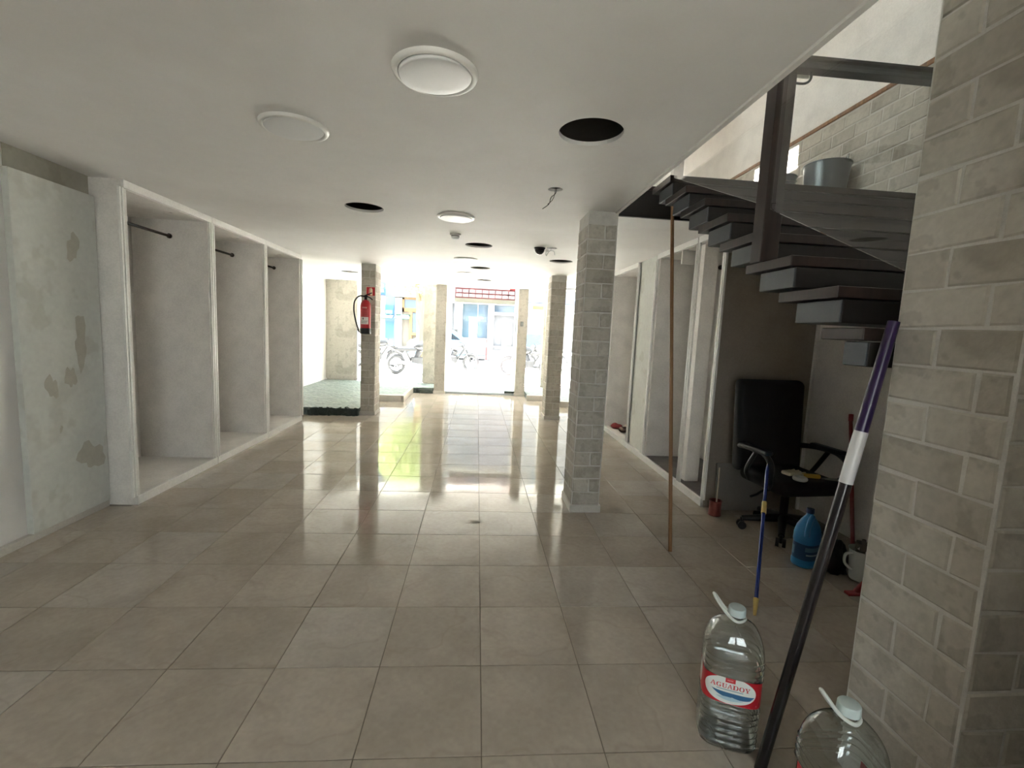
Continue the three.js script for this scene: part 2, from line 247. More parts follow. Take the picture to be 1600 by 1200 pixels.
// ---------------------------------------------------------------- display niches
function frameRect(parent, axisX, side, z0, z1, y0, y1, w = 0.045) { // white moulding around an opening on plane x = axisX; side = +1 faces +x
  const p = (a, b) => [axisX + Math.min(side * a, side * b), axisX + Math.max(side * a, side * b)];
  const [a0, a1] = p(0, 0.012), [b0, b1] = p(0.012, 0.02), h = w * 0.36;
  const ver = (z, s) => { mesh('frame_post', rbox(a0, a1, y0, y1, z, z + s * w, 0.002), M.white, parent); mesh('frame_bead', rbox(b0, b1, y0, y1, z, z + s * h, 0.002), M.white, parent); mesh('frame_bead', rbox(b0, b1, y0, y1, z + s * w, z + s * (w - h), 0.002), M.white, parent); };
  ver(z0, 1); ver(z1, -1);
  mesh('frame_head', rbox(Math.min(a0, b0), Math.max(a1, b1), y1, CH - 0.001, z0, z1, 0.003), M.white, parent);
}
function niche(label, z0, z1, side, xf, depth, o = {}) { // opening between z0 (near) > z1 (far); body runs away from the shop
  const t = thing('display_niche', label, 'niche', [xf, 0, (z0 + z1) / 2], 0, o.group), L = (z0 - z1) / 2, s = -side, X = (a, b) => [Math.min(s * a, s * b), Math.max(s * a, s * b)];
  const pl = 0.075, top = CH - 0.06, th = 0.05;
  mesh('side_panel', box(...X(0, depth), 0, CH, L - th, L), M.niche, t); mesh('side_panel', box(...X(0, depth), 0, CH, -L, -L + th), M.niche, t);
  mesh('back_panel', box(...X(depth - 0.02, depth), 0, CH, -L + th, L - th), M.niche, t);
  mesh('floor_panel', box(...X(0, depth - 0.02), pl - 0.02, pl, -L + th, L - th), o.carpet ? M.carpet : M.niche, t);
  const g = extr([[-depth / 2 + 0.01, -L + th], [depth / 2 - 0.01, -L + th], [depth / 2 - 0.01, L - th], [-depth / 2 + 0.01, L - th]], 0.015, 0, (o.spots || [0]).map((zz) => [s * (o.spotX - depth / 2), zz, 0.036])); g.rotateX(Math.PI / 2); g.translate(s * depth / 2, top + 0.015, 0); mesh('top_panel', uvm(g), M.niche, t);
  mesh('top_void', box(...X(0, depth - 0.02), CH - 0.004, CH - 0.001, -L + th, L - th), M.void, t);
  mesh('plinth', rbox(...X(-0.02, 0.02), 0, pl, -L + 0.001, L - 0.001, 0.004), M.white, t);
  const ops = o.openings || [[L, -L]]; for (const [a, b] of ops) frameRect(t, 0, side, a, b, pl, top);
  if (o.rail) { const [x, a, b] = o.rail; mesh('hanging_rail', rod([s * x, 2.285, a], [s * x, 2.285, b], 0.013), M.rail, t); mesh('rail_flange', rod([s * x, 2.285, b], [s * x, 2.285, b + 0.012], 0.024), M.rail, t); }
  return t;
}
niche('white display niche nearest the plaster board, with dark rail', -1.38, -2.53, 1, -2.74, 0.72, { rail: [0.35, 0.52, -0.525], spotX: 0.16, spots: [-0.2], group: 'niches along the left wall' });
niche('middle one of the three white niches by the plaster board', -2.535, -3.7, 1, -2.74, 0.72, { rail: [0.35, 0.52, -0.525], spotX: 0.155, spots: [-0.21], group: 'niches along the left wall' });
niche('white display niche next to the raised display floor, left wall', -3.705, -4.88, 1, -2.74, 0.72, { rail: [0.35, 0.52, -0.525], spotX: 0.155, spots: [-0.21], group: 'niches along the left wall' });
const nr = niche('wide white niche with carpet behind the chair, two openings', -1.545, -3.06, -1, 2.04, 0.7, { carpet: true, spotX: 0.27, spots: [-0.55, -0.11], openings: [[0.755, 0.27], [0.25, -0.755]], rail: [0.42, 0.7, -0.12], group: 'niches along the right wall' });
mesh('inner_pilaster', box(0.06, 0.2, 0.075, 2.44, 0.17, 0.25), M.niche, nr); mesh('pilaster_top', box(0.0, 0.7, 2.3, 2.44, -0.14, -0.12), M.niche, nr);
niche('white niche holding a heap of rags, right wall', -3.72, -4.86, -1, 2.04, 0.7, { spotX: 0.26, spots: [-0.24], group: 'niches along the right wall' });
{ const g = struct('wall_partition', 'peeling whitewashed wall strip between the niches', 'wall'); mesh('strip', box(2.05, 2.74, 0, CH, -3.72, -3.06), M.plaster, g); mesh('skirting', rbox(2.02, 2.06, 0, 0.075, -3.72, -3.06, 0.004), M.white, g);
  mesh('wall_end', box(2.04, 2.95, 0, CH, -5.0, -4.862), M.paint, g); mesh('wall_rear', box(2.74, 2.95, 0, CH, -4.87, -1.545), M.paint, g); }
{ const g = struct('wall_niche_end', 'beige end wall behind the office chair', 'wall'); mesh('panel', box(2.045, 2.95, 0, CH, -1.545, -1.53), S({ color: col('#a3988a'), roughness: 0.8, map: rep(tSpeck, 0.8) }), g); mesh('corner_batten', rbox(2.925, 2.95, 0, CH, -1.53, -1.51, 0.003), M.niche, g); }

// ---------------------------------------------------------------- display platforms by the street
function platform(label, pts, h) { const t = thing('display_platform', label, 'platform', [0, 0, 0]); const g = extr(pts.map(([x, z]) => [x, -z]), h - 0.012); g.rotateX(-Math.PI / 2); mesh('screed_top', uvm(g), M.concrete, t); return t; }
{ const t = platform('broken greenish raised floor by the street window, beside the extinguisher column', [[-3.8, -5.36], [-2.0, -5.36], [-2.0, -7.02], [-1.52, -7.05], [-1.52, -8.38], [-1.03, -8.42], [-1.03, -9.4], [-3.8, -9.4]], 0.135);
  mesh('edge_strip', rbox(-2.02, -1.52, 0, 0.128, -7.06, -7.0, 0.004), M.sill, t); mesh('edge_strip', rbox(-1.55, -1.5, 0, 0.128, -8.38, -7.0, 0.004), M.sill, t);
  mesh('broken_edge', merge(Array.from({ length: 52 }, (_, i) => { const g = new THREE.BoxGeometry(rr(0.03, 0.09), rr(0.05, 0.12), rr(0.02, 0.06)); g.rotateZ(rr(-0.5, 0.5)); g.rotateY(rr(0, 6)); g.translate(-2.76 + i * 0.0145, rr(0.035, 0.085), -5.365 + rr(-0.01, 0.02)); return g; })), M.rubble, t).userData.kind = 'stuff';
  mesh('dark_step', rbox(-1.5, -1.04, 0.0, 0.1, -8.46, -8.37, 0.006), M.rubble, t); }
{ const t = platform('pale raised floor by the street window on the far right', [[1.1, -7.82], [1.5, -7.78], [1.5, -7.02], [2.95, -7.0], [2.95, -9.4], [1.1, -9.4]], 0.13);
  mesh('edge_strip', rbox(1.08, 1.5, 0, 0.12, -7.82, -7.76, 0.004), M.sill, t); mesh('edge_strip', rbox(1.5, 2.95, 0, 0.12, -7.04, -6.98, 0.004), M.sill, t); }
{ const t = thing('entrance_threshold', 'low bluish threshold slab in the entrance', 'threshold', [0, 0, -8.9]); mesh('slab', rbox(-1.02, 1.07, 0, 0.05, -0.5, 0.42, 0.006), S({ color: col('#b9c4ca'), roughness: 0.5, map: rep(tSpeck, 1) }), t); mesh('door_stop', rbox(0.62, 0.88, 0.05, 0.1, 0.36, 0.43, 0.006), M.rubble, t); }
{ const t = struct('wall_display_back', 'whitewashed wall panel at the end of the raised floor', 'wall'); mesh('panel', box(-3.8, -3.06, 0.16, 2.66, -9.52, -9.42), M.washWall, t); mesh('panel_base', box(-3.8, -3.06, 0.0, 0.16, -9.52, -9.5), M.washWall, t); mesh('pier', box(-1.4, -1.07, 0, 2.66, -9.5, -9.3), M.washWall, t); mesh('pier_far', box(1.6, 1.75, 0, 2.66, -9.5, -9.38), M.washWall, t); }

// ---------------------------------------------------------------- shop front glazing
function pane(name, label, x0, x1, y0, y1, z, parent0) { const w = parent0 || struct(name, label, 'window'); mesh('glass_pane', box(x0, x1, y0, y1, z - 0.004, z + 0.004), M.glass, w);
  const f = 0.025; mesh('frame', merge(box(x0, x1, y0, y0 + f, z - 0.02, z + 0.02), box(x0, x1, y1 - f, y1, z - 0.02, z + 0.02), box(x0, x0 + f, y0, y1, z - 0.02, z + 0.02), box(x1 - f, x1, y0, y1, z - 0.02, z + 0.02)), M.alu, w); return w; }
pane('window_1', 'large shop window over the broken raised floor', -3.06, -1.4, 0.13, 2.66, -9.45);
pane('window_2', 'large shop window on the far right', 1.1, 2.95, 0.13, 2.66, -9.45);
{ const w = struct('window_3', 'glass side panel of the entrance lobby', 'window'); mesh('glass_pane', box(-0.784, -0.776, 0.06, 2.6, -9.36, -8.72), M.glass, w); mesh('post', rbox(-0.79, -0.72, 0.0, 2.6, -9.42, -9.34, 0.006), M.alu, w); mesh('post', rbox(-0.80, -0.77, 0, 2.6, -8.73, -8.70, 0.004), M.alu, w); mesh('head', rbox(-0.80, -0.76, 2.6, 2.66, -9.4, -8.7, 0.004), M.darkSteel, w); }
{ const w = struct('window_4', 'glass side panel of the entrance lobby, hinge side', 'window'); mesh('glass_pane', box(0.866, 0.874, 0.06, 2.6, -9.36, -8.82), M.glass, w); mesh('post', rbox(0.85, 0.9, 0.0, 2.6, -9.42, -9.36, 0.004), M.alu, w); }
{ const d = struct('door_1', 'frameless glass entrance door', 'door'); mesh('glass_leaf', box(-0.70, -0.075, 0.07, 2.17, -9.404, -9.396), M.glass, d); mesh('edge_rail', rbox(-0.085, -0.065, 0.06, 2.17, -9.41, -9.39, 0.002), M.alu, d); }
// rolling grille above the entrance
{ const t = thing('rolling_grille', 'rolled-up perforated metal grille above the entrance', 'grille', [0.09, 2.18, -9.47]);
  const gm = S({ color: col('#6b3f44'), roughness: 0.6, metalness: 0.2 }); mesh('shutter_box', rbox(-0.76, 0.77, 0.0, 0.115, -0.05, 0.05, 0.012), S({ color: col('#8d8f88'), roughness: 0.6 }), t);
  for (const y of [0.125, 0.235, 0.345]) mesh('slat', rbox(-0.75, 0.76, y - 0.012, y + 0.028, -0.02, 0.02, 0.004), gm, t);
  for (let i = 0; i < 10; i++) mesh('link', rbox(-0.75 + i * 0.166, -0.75 + i * 0.166 + 0.026, 0.12, 0.37, -0.012, 0.012, 0.003), gm, t);
  mesh('bracket', rbox(0.62, 0.76, 0.37, 0.42, -0.03, 0.03, 0.004), M.red, t); }

// ---------------------------------------------------------------- ceiling fittings
function lampDisc(label, x, z, drop, tx, tz) { const t = thing('ceiling_lamp', label, 'lamp', [x, CH, z], 0, 'round white ceiling lamps');
  mesh('trim_ring', lathe([[0.138, 0.0], [0.14, -0.012], [0.15, -0.017], [0.163, -0.012], [0.168, 0.0]]), M.lampRim, t);
  const d = mesh('diffuser', lathe([[0.0001, -drop - 0.002], [0.09, -drop - 0.0015], [0.137, -drop], [0.143, -drop + 0.006], [0.143, -drop + 0.02], [0.0001, -drop + 0.022]]), M.lamp, t); d.rotation.set(tx, 0, tz);
  for (const k of [-0.1, 0.1]) mesh('spring_clip', rod([k, -drop + 0.01, 0], [k, 0.03, 0], 0.004), M.steel, t); return t; }
lampDisc('largest round white ceiling lamp, hanging loose nearest the viewer', -0.27, 0.45, 0.022, 0.03, 0.05);
lampDisc('round white ceiling lamp with a lopsided disc, above the plaster board side', -1.04, -0.18, 0.016, 0.0, 0.05);
lampDisc('round white ceiling lamp just before the smoke detector', -0.295, -1.87, 0.022, 0, 0);
lampDisc('round white ceiling lamp between the first two holes past the smoke detector', -0.27, -4.31, 0.018, 0, 0);
lampDisc('farthest round white ceiling lamp, closest to the entrance', -0.33, -5.93, 0.018, 0, 0);
{ const t = thing('smoke_detector', 'white smoke detector on the ceiling past the third lamp', 'detector', [-0.335, CH, -2.62]); mesh('base', lathe([[0.0001, -0.02], [0.05, -0.02], [0.056, -0.012], [0.058, 0]]), M.lampRim, t); mesh('sensor_head', lathe([[0.0001, -0.055], [0.022, -0.055], [0.04, -0.042], [0.042, -0.022], [0.0001, -0.02]]), M.lamp, t); }
{ const t = thing('dome_camera', 'black dome security camera on the ceiling', 'camera', [0.62, CH, -3.12]); mesh('collar', lathe([[0.0001, -0.018], [0.062, -0.018], [0.066, -0.008], [0.066, 0]]), M.blackPlastic, t); mesh('dome', lathe([[0.0001, -0.078], [0.028, -0.072], [0.046, -0.056], [0.056, -0.036], [0.057, -0.016], [0.0001, -0.014]]), S({ color: col('#0d0c12'), roughness: 0.12 }), t); }
{ const t = thing('camera_cable', 'white and grey cable loop hanging beside the dome camera', 'cable', [0.755, CH, -3.1]); mesh('loop', tube([[0.0, 0.03, 0], [-0.01, -0.03, 0.01], [-0.06, -0.05, 0.01], [-0.055, -0.09, 0], [-0.04, -0.06, 0], [-0.01, -0.03, 0], [0.03, -0.035, 0.01], [0.045, -0.075, 0]], 0.004, 60), S({ color: col('#c9c9c9'), roughness: 0.5 }), t); mesh('plug', rbox(-0.075, -0.03, -0.045, -0.02, -0.01, 0.015, 0.005), M.lampRim, t); }
{ const t = thing('ceiling_wire', 'thin wires dangling from the small ceiling hole', 'wire', [0.43, CH, -0.9]); mesh('wire', tube([[0.01, 0.02, 0], [0.0, -0.03, 0.01], [-0.03, -0.06, 0.02], [-0.04, -0.1, 0.01], [-0.085, -0.14, 0.02]], 0.0022, 30, 6), M.black, t); mesh('wire', tube([[0.0, 0.02, 0], [-0.005, -0.04, 0.0], [-0.02, -0.075, 0.01], [-0.05, -0.105, 0.01]], 0.002, 30, 6), M.rail, t); }

// ---------------------------------------------------------------- staircase
const st = thing('staircase', 'dark wooden open staircase of thick cantilevered steps', 'staircase', [1.2, 0, 0]);
{ const y0 = 1.537, z0 = 0.758, rise = 0.149, run = 0.27;
  for (let k = -9; k <= 7; k++) { const y = y0 + rise * k, z = z0 - run * k, xl = k >= 0 ? 0 : 0.58, xr = k >= 5 ? 1.89 : 1.748; if (y < 0.05) continue;
    const d = k === 0 ? 0.19 : 0.325; mesh('tread', rbox(xl, xr, y, y + 0.042, z, z + d, 0.004), M.darkWood, st); mesh('step_block', rbox(xl + 0.03, xr, y - 0.088, y - 0.004, z + 0.085, z + d - 0.005, 0.003), M.blackWood, st); mesh('block_end', rbox(xl + 0.024, xl + 0.03, y - 0.086, y - 0.006, z + 0.087, z + d - 0.007, 0.002), M.darkSteel, st); }
  mesh('landing_fascia', rbox(-0.178, 1.9, 2.48, 2.695, -1.425, -1.395, 0.003), M.blackWood, st); mesh('landing_nosing', rbox(-0.178, 1.9, 2.69, 2.725, -1.44, -1.385, 0.004), M.darkWood, st);
}
const rl = thing('stair_railing', 'dark wooden posts with sloping glass panels along the stairs', 'railing', [1.2, 0, 0]);
mesh('post', rbox(0.0, 0.085, 1.881, 3.35, 0.245, 0.325, 0.004), M.darkWood, rl); mesh('post', rbox(0.25, 0.33, 2.725, 3.55, -1.44, -1.37, 0.004), M.darkWood, rl);
function slopeGlass(za, zb, ya, yb, h) { const g = extr([[za, ya], [zb, yb], [zb, yb + h], [za, ya + h]], 0.01); g.rotateY(-Math.PI / 2); g.translate(0.024, 0, 0); return g; }
mesh('glass_panel', slopeGlass(0.335, 1.05, 2.11, 1.75, 0.85), M.glassG, rl); mesh('glass_panel', slopeGlass(-1.36, 0.24, 2.84, 2.16, 0.85), M.glassG, rl);

// ---------------------------------------------------------------- things on the floor above
{ const b = thing('ceiling_beam', 'dark steel beam crossing the upper stairwell', 'beam', [1.0, 3.24, -0.6]); mesh('top_flange', rbox(0, 2.1, 0.05, 0.07, -0.04, 0.04, 0.004), M.blackWood, b); mesh('web', rbox(0, 2.1, 0.015, 0.05, -0.015, 0.015, 0.003), M.darkSteel, b); mesh('bottom_flange', rbox(0, 2.1, -0.005, 0.015, -0.04, 0.04, 0.004), M.darkSteel, b);
  mesh('hook', tube([[0.98, 0.0, 0], [0.98, -0.05, 0.0], [0.95, -0.075, 0], [0.86, -0.08, 0]], 0.008, 20), M.darkSteel, b); mesh('bracket', rbox(0.88, 1.0, -0.02, 0.03, -0.055, -0.045, 0.003), M.white, b); }
function bucket(label, x, z, r, h) { const t = thing('metal_bucket', label, 'bucket', [x, 2.72, z]); mesh('body', lathe([[0.0001, 0.004], [r * 0.82, 0.004], [r * 0.84, 0.0], [r, h - 0.01], [r + 0.008, h - 0.006], [r + 0.008, h + 0.004], [r - 0.004, h + 0.002], [r * 0.82, 0.02], [0.0001, 0.018]]), M.pot, t); return t; }
{ const t = bucket('large grey metal bucket with a bent handle on the upper landing', 2.89, -1.58, 0.175, 0.34); mesh('handle', tube([[0.08, 0.32, 0.12], [0.11, 0.4, 0.09], [0.16, 0.43, 0.03], [0.165, 0.4, -0.02], [0.15, 0.33, -0.03]], 0.008, 30), M.steel, t); }
{ const t = bucket('smaller grey metal bucket behind the large one, upper landing', 2.655, -1.84, 0.12, 0.3); mesh('handle', tube([[-0.12, 0.28, 0], [-0.08, 0.25, 0.1], [0.08, 0.25, 0.1], [0.12, 0.28, 0]], 0.006, 24), M.steel, t); }
{ const g = new THREE.SphereGeometry(0.07, 20, 12); const p = g.attributes.position; for (let i = 0; i < p.count; i++) { const k = 1 + 0.25 * (vnoise(p.getX(i) * 40 + 9, p.getZ(i) * 40 + p.getY(i) * 20, 64, 5) - 0.5); p.setXYZ(i, p.getX(i) * k * 1.5, Math.max(-0.03, p.getY(i) * k * 0.6), p.getZ(i) * k); } g.computeVertexNormals(); g.translate(2.47, 2.752, -1.5); one('cleaning_cloth', g, S({ color: col('#8f8a52'), roughness: 1 }), 'crumpled olive cloth lying beside the metal buckets', 'cloth'); }
{ const t = thing('wardrobe', 'tall white cupboard on the upper landing behind the glass', 'wardrobe', [1.98, 2.72, -3.4]); mesh('body', rbox(-0.72, 0.3, 0, 1.7, -0.3, 0.28, 0.004), M.white, t); mesh('door', rbox(-0.71, -0.215, 0.02, 1.68, 0.282, 0.3, 0.003), M.white, t); mesh('door', rbox(-0.205, 0.29, 0.02, 1.68, 0.282, 0.3, 0.003), M.white, t); }

// ---------------------------------------------------------------- fire extinguisher and its sign
function canvasTex(w, h, draw) { const c = document.createElement('canvas'); c.width = w; c.height = h; const x = c.getContext('2d'); draw(x, w, h); const t = new THREE.CanvasTexture(c); t.colorSpace = THREE.SRGBColorSpace; return t; }
{ const t = thing('extinguisher_sign', 'red square sign with a fire extinguisher symbol', 'sign', [-1.83, 2.06, -5.44]);
  const tx = canvasTex(256, 256, (x) => { x.fillStyle = '#e9dfc8'; x.fillRect(0, 0, 256, 256); x.fillStyle = '#c3202b'; x.fillRect(8, 8, 240, 240); x.fillStyle = '#f1e6c6'; x.beginPath(); x.moveTo(112, 236); x.lineTo(112, 82); x.quadraticCurveTo(116, 56, 136, 48); x.lineTo(136, 26); x.lineTo(156, 26); x.lineTo(156, 48); x.quadraticCurveTo(176, 56, 180, 82); x.lineTo(180, 236); x.closePath(); x.fill(); x.strokeStyle = '#f1e6c6'; x.lineWidth = 12; x.beginPath(); x.moveTo(130, 36); x.quadraticCurveTo(82, 40, 88, 130); x.lineTo(80, 200); x.stroke(); });
  const g = box(-0.075, 0.075, -0.075, 0.075, 0, 0.004); mesh('plate', g, M.lampRim, t); const f = new THREE.PlaneGeometry(0.148, 0.148).translate(0, 0, 0.0046); mesh('print', f, S({ map: tx, roughness: 0.4 }), t); }
{ const t = thing('fire_extinguisher', 'red fire extinguisher hanging on the column', 'extinguisher', [-1.885, 1.37, -5.335]);
  const R = 0.083; mesh('cylinder', lathe([[0.0001, 0.02], [R * 0.7, 0.02], [R, 0.05], [R, 0.44], [R * 0.93, 0.485], [R * 0.65, 0.525], [R * 0.3, 0.545], [0.0001, 0.547]]), M.red, t);
  mesh('foot_ring', lathe([[R * 0.9, 0], [R + 0.005, 0], [R + 0.005, 0.085], [R, 0.09]]), M.blackPlastic, t);
  const v = mesh('valve', merge(cyl(0.024, 0.02, 0.05).translate(0, 0.54, 0), rbox(-0.03, 0.03, 0.585, 0.615, -0.018, 0.018, 0.006)), M.black, t);
  mesh('lever', rod([-0.02, 0.61, 0], [0.1, 0.66, 0.01], 0.008), M.black, t); mesh('handle', tube([[-0.02, 0.595, 0], [0.05, 0.59, 0], [0.11, 0.55, 0.01]], 0.009, 16), M.black, t);
  mesh('hose', tube([[-0.02, 0.6, 0.02], [-0.09, 0.6, 0.03], [-0.155, 0.54, 0.03], [-0.18, 0.42, 0.03], [-0.16, 0.25, 0.03], [-0.125, 0.12, 0.03], [-0.1, 0.055, 0.02]], 0.0125, 50, 10), M.black, t); mesh('nozzle', rod([-0.115, 0.075, 0.025], [-0.092, 0.02, 0.02], 0.016, 0.012), M.blackPlastic, t);
  mesh('wall_bracket', rbox(-0.02, 0.02, 0.4, 0.5, -0.1, -0.08, 0.003), M.steel, t);
  const lab = canvasTex(512, 512, (x) => { x.fillStyle = '#b5232d'; x.fillRect(0, 0, 512, 512); x.fillStyle = '#e3c9c4'; x.font = 'bold 52px sans-serif'; x.textAlign = 'center'; x.fillText('EXTINTOR', 256, 60); x.fillStyle = '#c95a5f'; x.fillRect(60, 90, 150, 180); x.fillRect(230, 90, 220, 180); x.fillStyle = '#a5202b'; for (let i = 0; i < 5; i++) { x.fillRect(80, 110 + i * 30, 110, 10); x.fillRect(250, 110 + i * 30, 180, 10); } x.fillStyle = '#e2dedb'; x.fillRect(50, 290, 412, 200); x.fillStyle = '#6b3b4c'; x.beginPath(); x.arc(190, 340, 32, 0, 7); x.fill(); x.fillStyle = '#8a8488'; for (let i = 0; i < 4; i++) x.fillRect(80, 390 + i * 22, 350 - i * 20, 9); });
  const g = new THREE.CylinderGeometry(R + 0.0008, R + 0.0008, 0.3, 40, 1, true, -0.95, 1.9).translate(0, 0.29, 0); mesh('label_sticker', g, S({ map: lab, roughness: 0.35 }), t); }

// ---------------------------------------------------------------- office chair
{ const t = thing('office_chair', 'black high-backed office chair on castors under the stairs', 'chair', [2.43, 0, -1.0], 0.1);
  const back = new RoundedBoxGeometry(0.62, 0.76, 0.11, 5, 0.05); { const p = back.attributes.position; for (let i = 0; i < p.count; i++) { const y = p.getY(i), x = p.getX(i); p.setZ(i, p.getZ(i) - 0.05 * y - 0.06 * Math.pow((y + 0.1) / 0.4, 2) * 0.3 + 0.12 * x * x); p.setX(i, x * (1 - 0.06 * Math.max(0, -y))); } back.computeVertexNormals(); }
  const leather = P({ color: col('#121116'), roughness: 0.75, bumpMap: rep(bumpFine, 3), bumpScale: 0.001 });
  mesh('backrest', back.translate(0, 0.83, -0.27), leather, t);
  const seat = new RoundedBoxGeometry(0.54, 0.12, 0.52, 5, 0.055); { const p = seat.attributes.position; for (let i = 0; i < p.count; i++) if (p.getY(i) > 0) p.setY(i, p.getY(i) - 0.015 * (1 - Math.pow(p.getX(i) / 0.27, 2))); seat.computeVertexNormals(); }
  mesh('seat', seat.translate(0, 0.45, 0.02), leather, t);
  for (const s of [-1, 1]) { const a = mesh('armrest', tube([[s * 0.25, 0.42, 0.12], [s * 0.31, 0.5, 0.18], [s * 0.33, 0.62, 0.2], [s * 0.325, 0.68, 0.12], [s * 0.32, 0.69, -0.02], [s * 0.3, 0.68, -0.15], [s * 0.27, 0.66, -0.26]], 0.022, 50, 10), M.blackPlastic, t); mesh('arm_pad', rbox(s * 0.325 - 0.035, s * 0.325 + 0.035, 0.68, 0.715, -0.14, 0.17, 0.016, 4), M.blackPlastic, a); mesh('arm_strut', tube([[s * 0.26, 0.42, -0.1], [s * 0.31, 0.5, -0.08], [s * 0.325, 0.67, 0.02]], 0.018, 24, 8), M.blackPlastic, a); }
  mesh('gas_column', merge(cyl(0.03, 0.03, 0.26).translate(0, 0.12, 0), cyl(0.022, 0.05, 0.05).translate(0, 0.35, 0)), M.black, t); mesh('tilt_plate', rbox(-0.12, 0.12, 0.36, 0.4, -0.14, 0.14, 0.01), M.black, t);
  mesh('lever', tube([[-0.1, 0.37, 0.02], [-0.24, 0.37, 0.04], [-0.3, 0.345, 0.05], [-0.36, 0.335, 0.06]], 0.009, 20), M.black, t);
  for (let i = 0; i < 5; i++) { const a = i / 5 * Math.PI * 2 + 3.55, c = Math.cos(a), s = Math.sin(a), l = mesh('base_leg', merge(rod([0, 0.13, 0], [c * 0.3, 0.085, s * 0.3], 0.036, 0.022)), M.blackPlastic, t); mesh('castor', merge(rod([c * 0.3 - s * 0.012, 0.032, s * 0.3 + c * 0.012], [c * 0.3 - s * 0.034, 0.032, s * 0.3 + c * 0.034], 0.032, 0.032, 18), rod([c * 0.3 + s * 0.012, 0.032, s * 0.3 - c * 0.012], [c * 0.3 + s * 0.034, 0.032, s * 0.3 - c * 0.034], 0.032, 0.032, 18), rod([c * 0.3, 0.03, s * 0.3], [c * 0.3, 0.09, s * 0.3], 0.012)), M.black, l); }
}
{ const t = thing('putty_knife', 'putty knife with a yellow handle lying on the chair seat', 'knife', [2.57, 0.512, -0.82], -0.25); mesh('handle', rbox(-0.14, -0.01, 0, 0.03, -0.018, 0.018, 0.012, 4), S({ color: col('#d8b24a'), roughness: 0.5 }), t); mesh('blade', extr([[-0.01, -0.02], [0.12, -0.04], [0.12, 0.04], [-0.01, 0.02]], 0.003).rotateX(-Math.PI / 2), M.steel, t); }
one('tape_roll', new THREE.TorusGeometry(0.035, 0.016, 12, 28).rotateX(Math.PI / 2).translate(2.36, 0.526, -0.77), S({ color: col('#d9d6cf'), roughness: 0.6 }), 'small white roll lying on the front edge of the chair seat', 'roll');
{ const t = thing('work_glove', 'pale crumpled glove lying beside the putty knife', 'glove', [2.37, 0.515, -0.9], 0.3); const gm = S({ color: col('#cfc6ae'), roughness: 0.9 }); mesh('palm', rbox(-0.05, 0.05, 0, 0.03, -0.04, 0.04, 0.014, 4), gm, t); for (let i = 0; i < 4; i++) mesh('finger', rod([0.04, 0.014, -0.03 + i * 0.02], [0.1 + (i % 2) * 0.015, 0.018, -0.04 + i * 0.027], 0.0105, 0.009), gm, t); mesh('finger', rod([0.0, 0.014, 0.035], [0.05, 0.016, 0.075], 0.011, 0.009), gm, t); }

// ---------------------------------------------------------------- bottles and cleaning things
function loft(sections, n, wrap = 0) { // sections: {y, rx, rz, e} super-ellipse rings
  const pos = [], uv = [], idx = []; sections.forEach((s, k) => { for (let i = 0; i <= n; i++) { const a = i / n * Math.PI * 2, c = Math.cos(a), q = Math.sin(a), e = 2 / (s.e || 2), rib = s.rib ? 1 + s.rib * Math.pow(Math.abs(Math.sin(2 * a)), 2) : 1; pos.push(Math.sign(c) * Math.pow(Math.abs(c), e) * s.rx * rib, s.y, Math.sign(q) * Math.pow(Math.abs(q), e) * s.rz * rib); uv.push(1 - i / n, k / (sections.length - 1)); } });
  for (let k = 0; k < sections.length - 1; k++) for (let i = 0; i < n; i++) { const a = k * (n + 1) + i, b = a + n + 1; idx.push(a, b, a + 1, b, b + 1, a + 1); }
  const g = new THREE.BufferGeometry(); g.setAttribute('position', new THREE.Float32BufferAttribute(pos, 3)); g.setAttribute('uv', new THREE.Float32BufferAttribute(uv, 2)); g.setIndex(idx); g.computeVertexNormals(); return g;
}
const pet = P({ color: col('#f3f8f8'), transmission: 1, thickness: 0.002, roughness: 0.02, ior: 1.45 });
const labelTex = canvasTex(1024, 256, (x) => { x.fillStyle = '#b3202c'; x.fillRect(0, 0, 1024, 256);
  const cx = 470; x.fillStyle = '#d9dcd8'; x.beginPath(); x.ellipse(cx, 118, 215, 135, 0, 0, 7); x.fill(); x.beginPath(); x.ellipse(90, 118, 70, 120, 0, 0, 7); x.fill();
  x.fillStyle = '#b3202c'; x.fillRect(cx - 42, 0, 84, 44); x.fillStyle = '#e0a8a4'; x.font = 'bold 20px sans-serif'; x.textAlign = 'center'; x.fillText('AGUA', cx, 28); x.fillStyle = '#c0363c'; x.font = 'bold 62px serif'; x.fillText('AGUADOY', cx, 104); x.fillStyle = '#8aa0aa'; x.fillRect(cx - 110, 114, 220, 9);
  x.fillStyle = '#2f6088'; x.beginPath(); x.moveTo(cx - 150, 134); x.quadraticCurveTo(cx, 152, cx + 205, 140); x.lineTo(cx + 170, 180); x.quadraticCurveTo(cx + 90, 206, cx + 30, 184); x.quadraticCurveTo(cx - 60, 212, cx - 150, 134); x.fill(); x.fillStyle = '#a9c4cf'; x.beginPath(); x.moveTo(cx - 110, 194); x.quadraticCurveTo(cx, 176, cx + 120, 200); x.quadraticCurveTo(cx, 250, cx - 110, 194); x.fill();
  x.fillStyle = '#d98a88'; x.font = '22px sans-serif'; x.fillText('8L', 700, 236); for (const [a, b] of [[850, 200], [890, 186], [860, 226]]) { x.beginPath(); x.ellipse(a, b, 20, 12, 0, 0, 7); x.fill(); } });
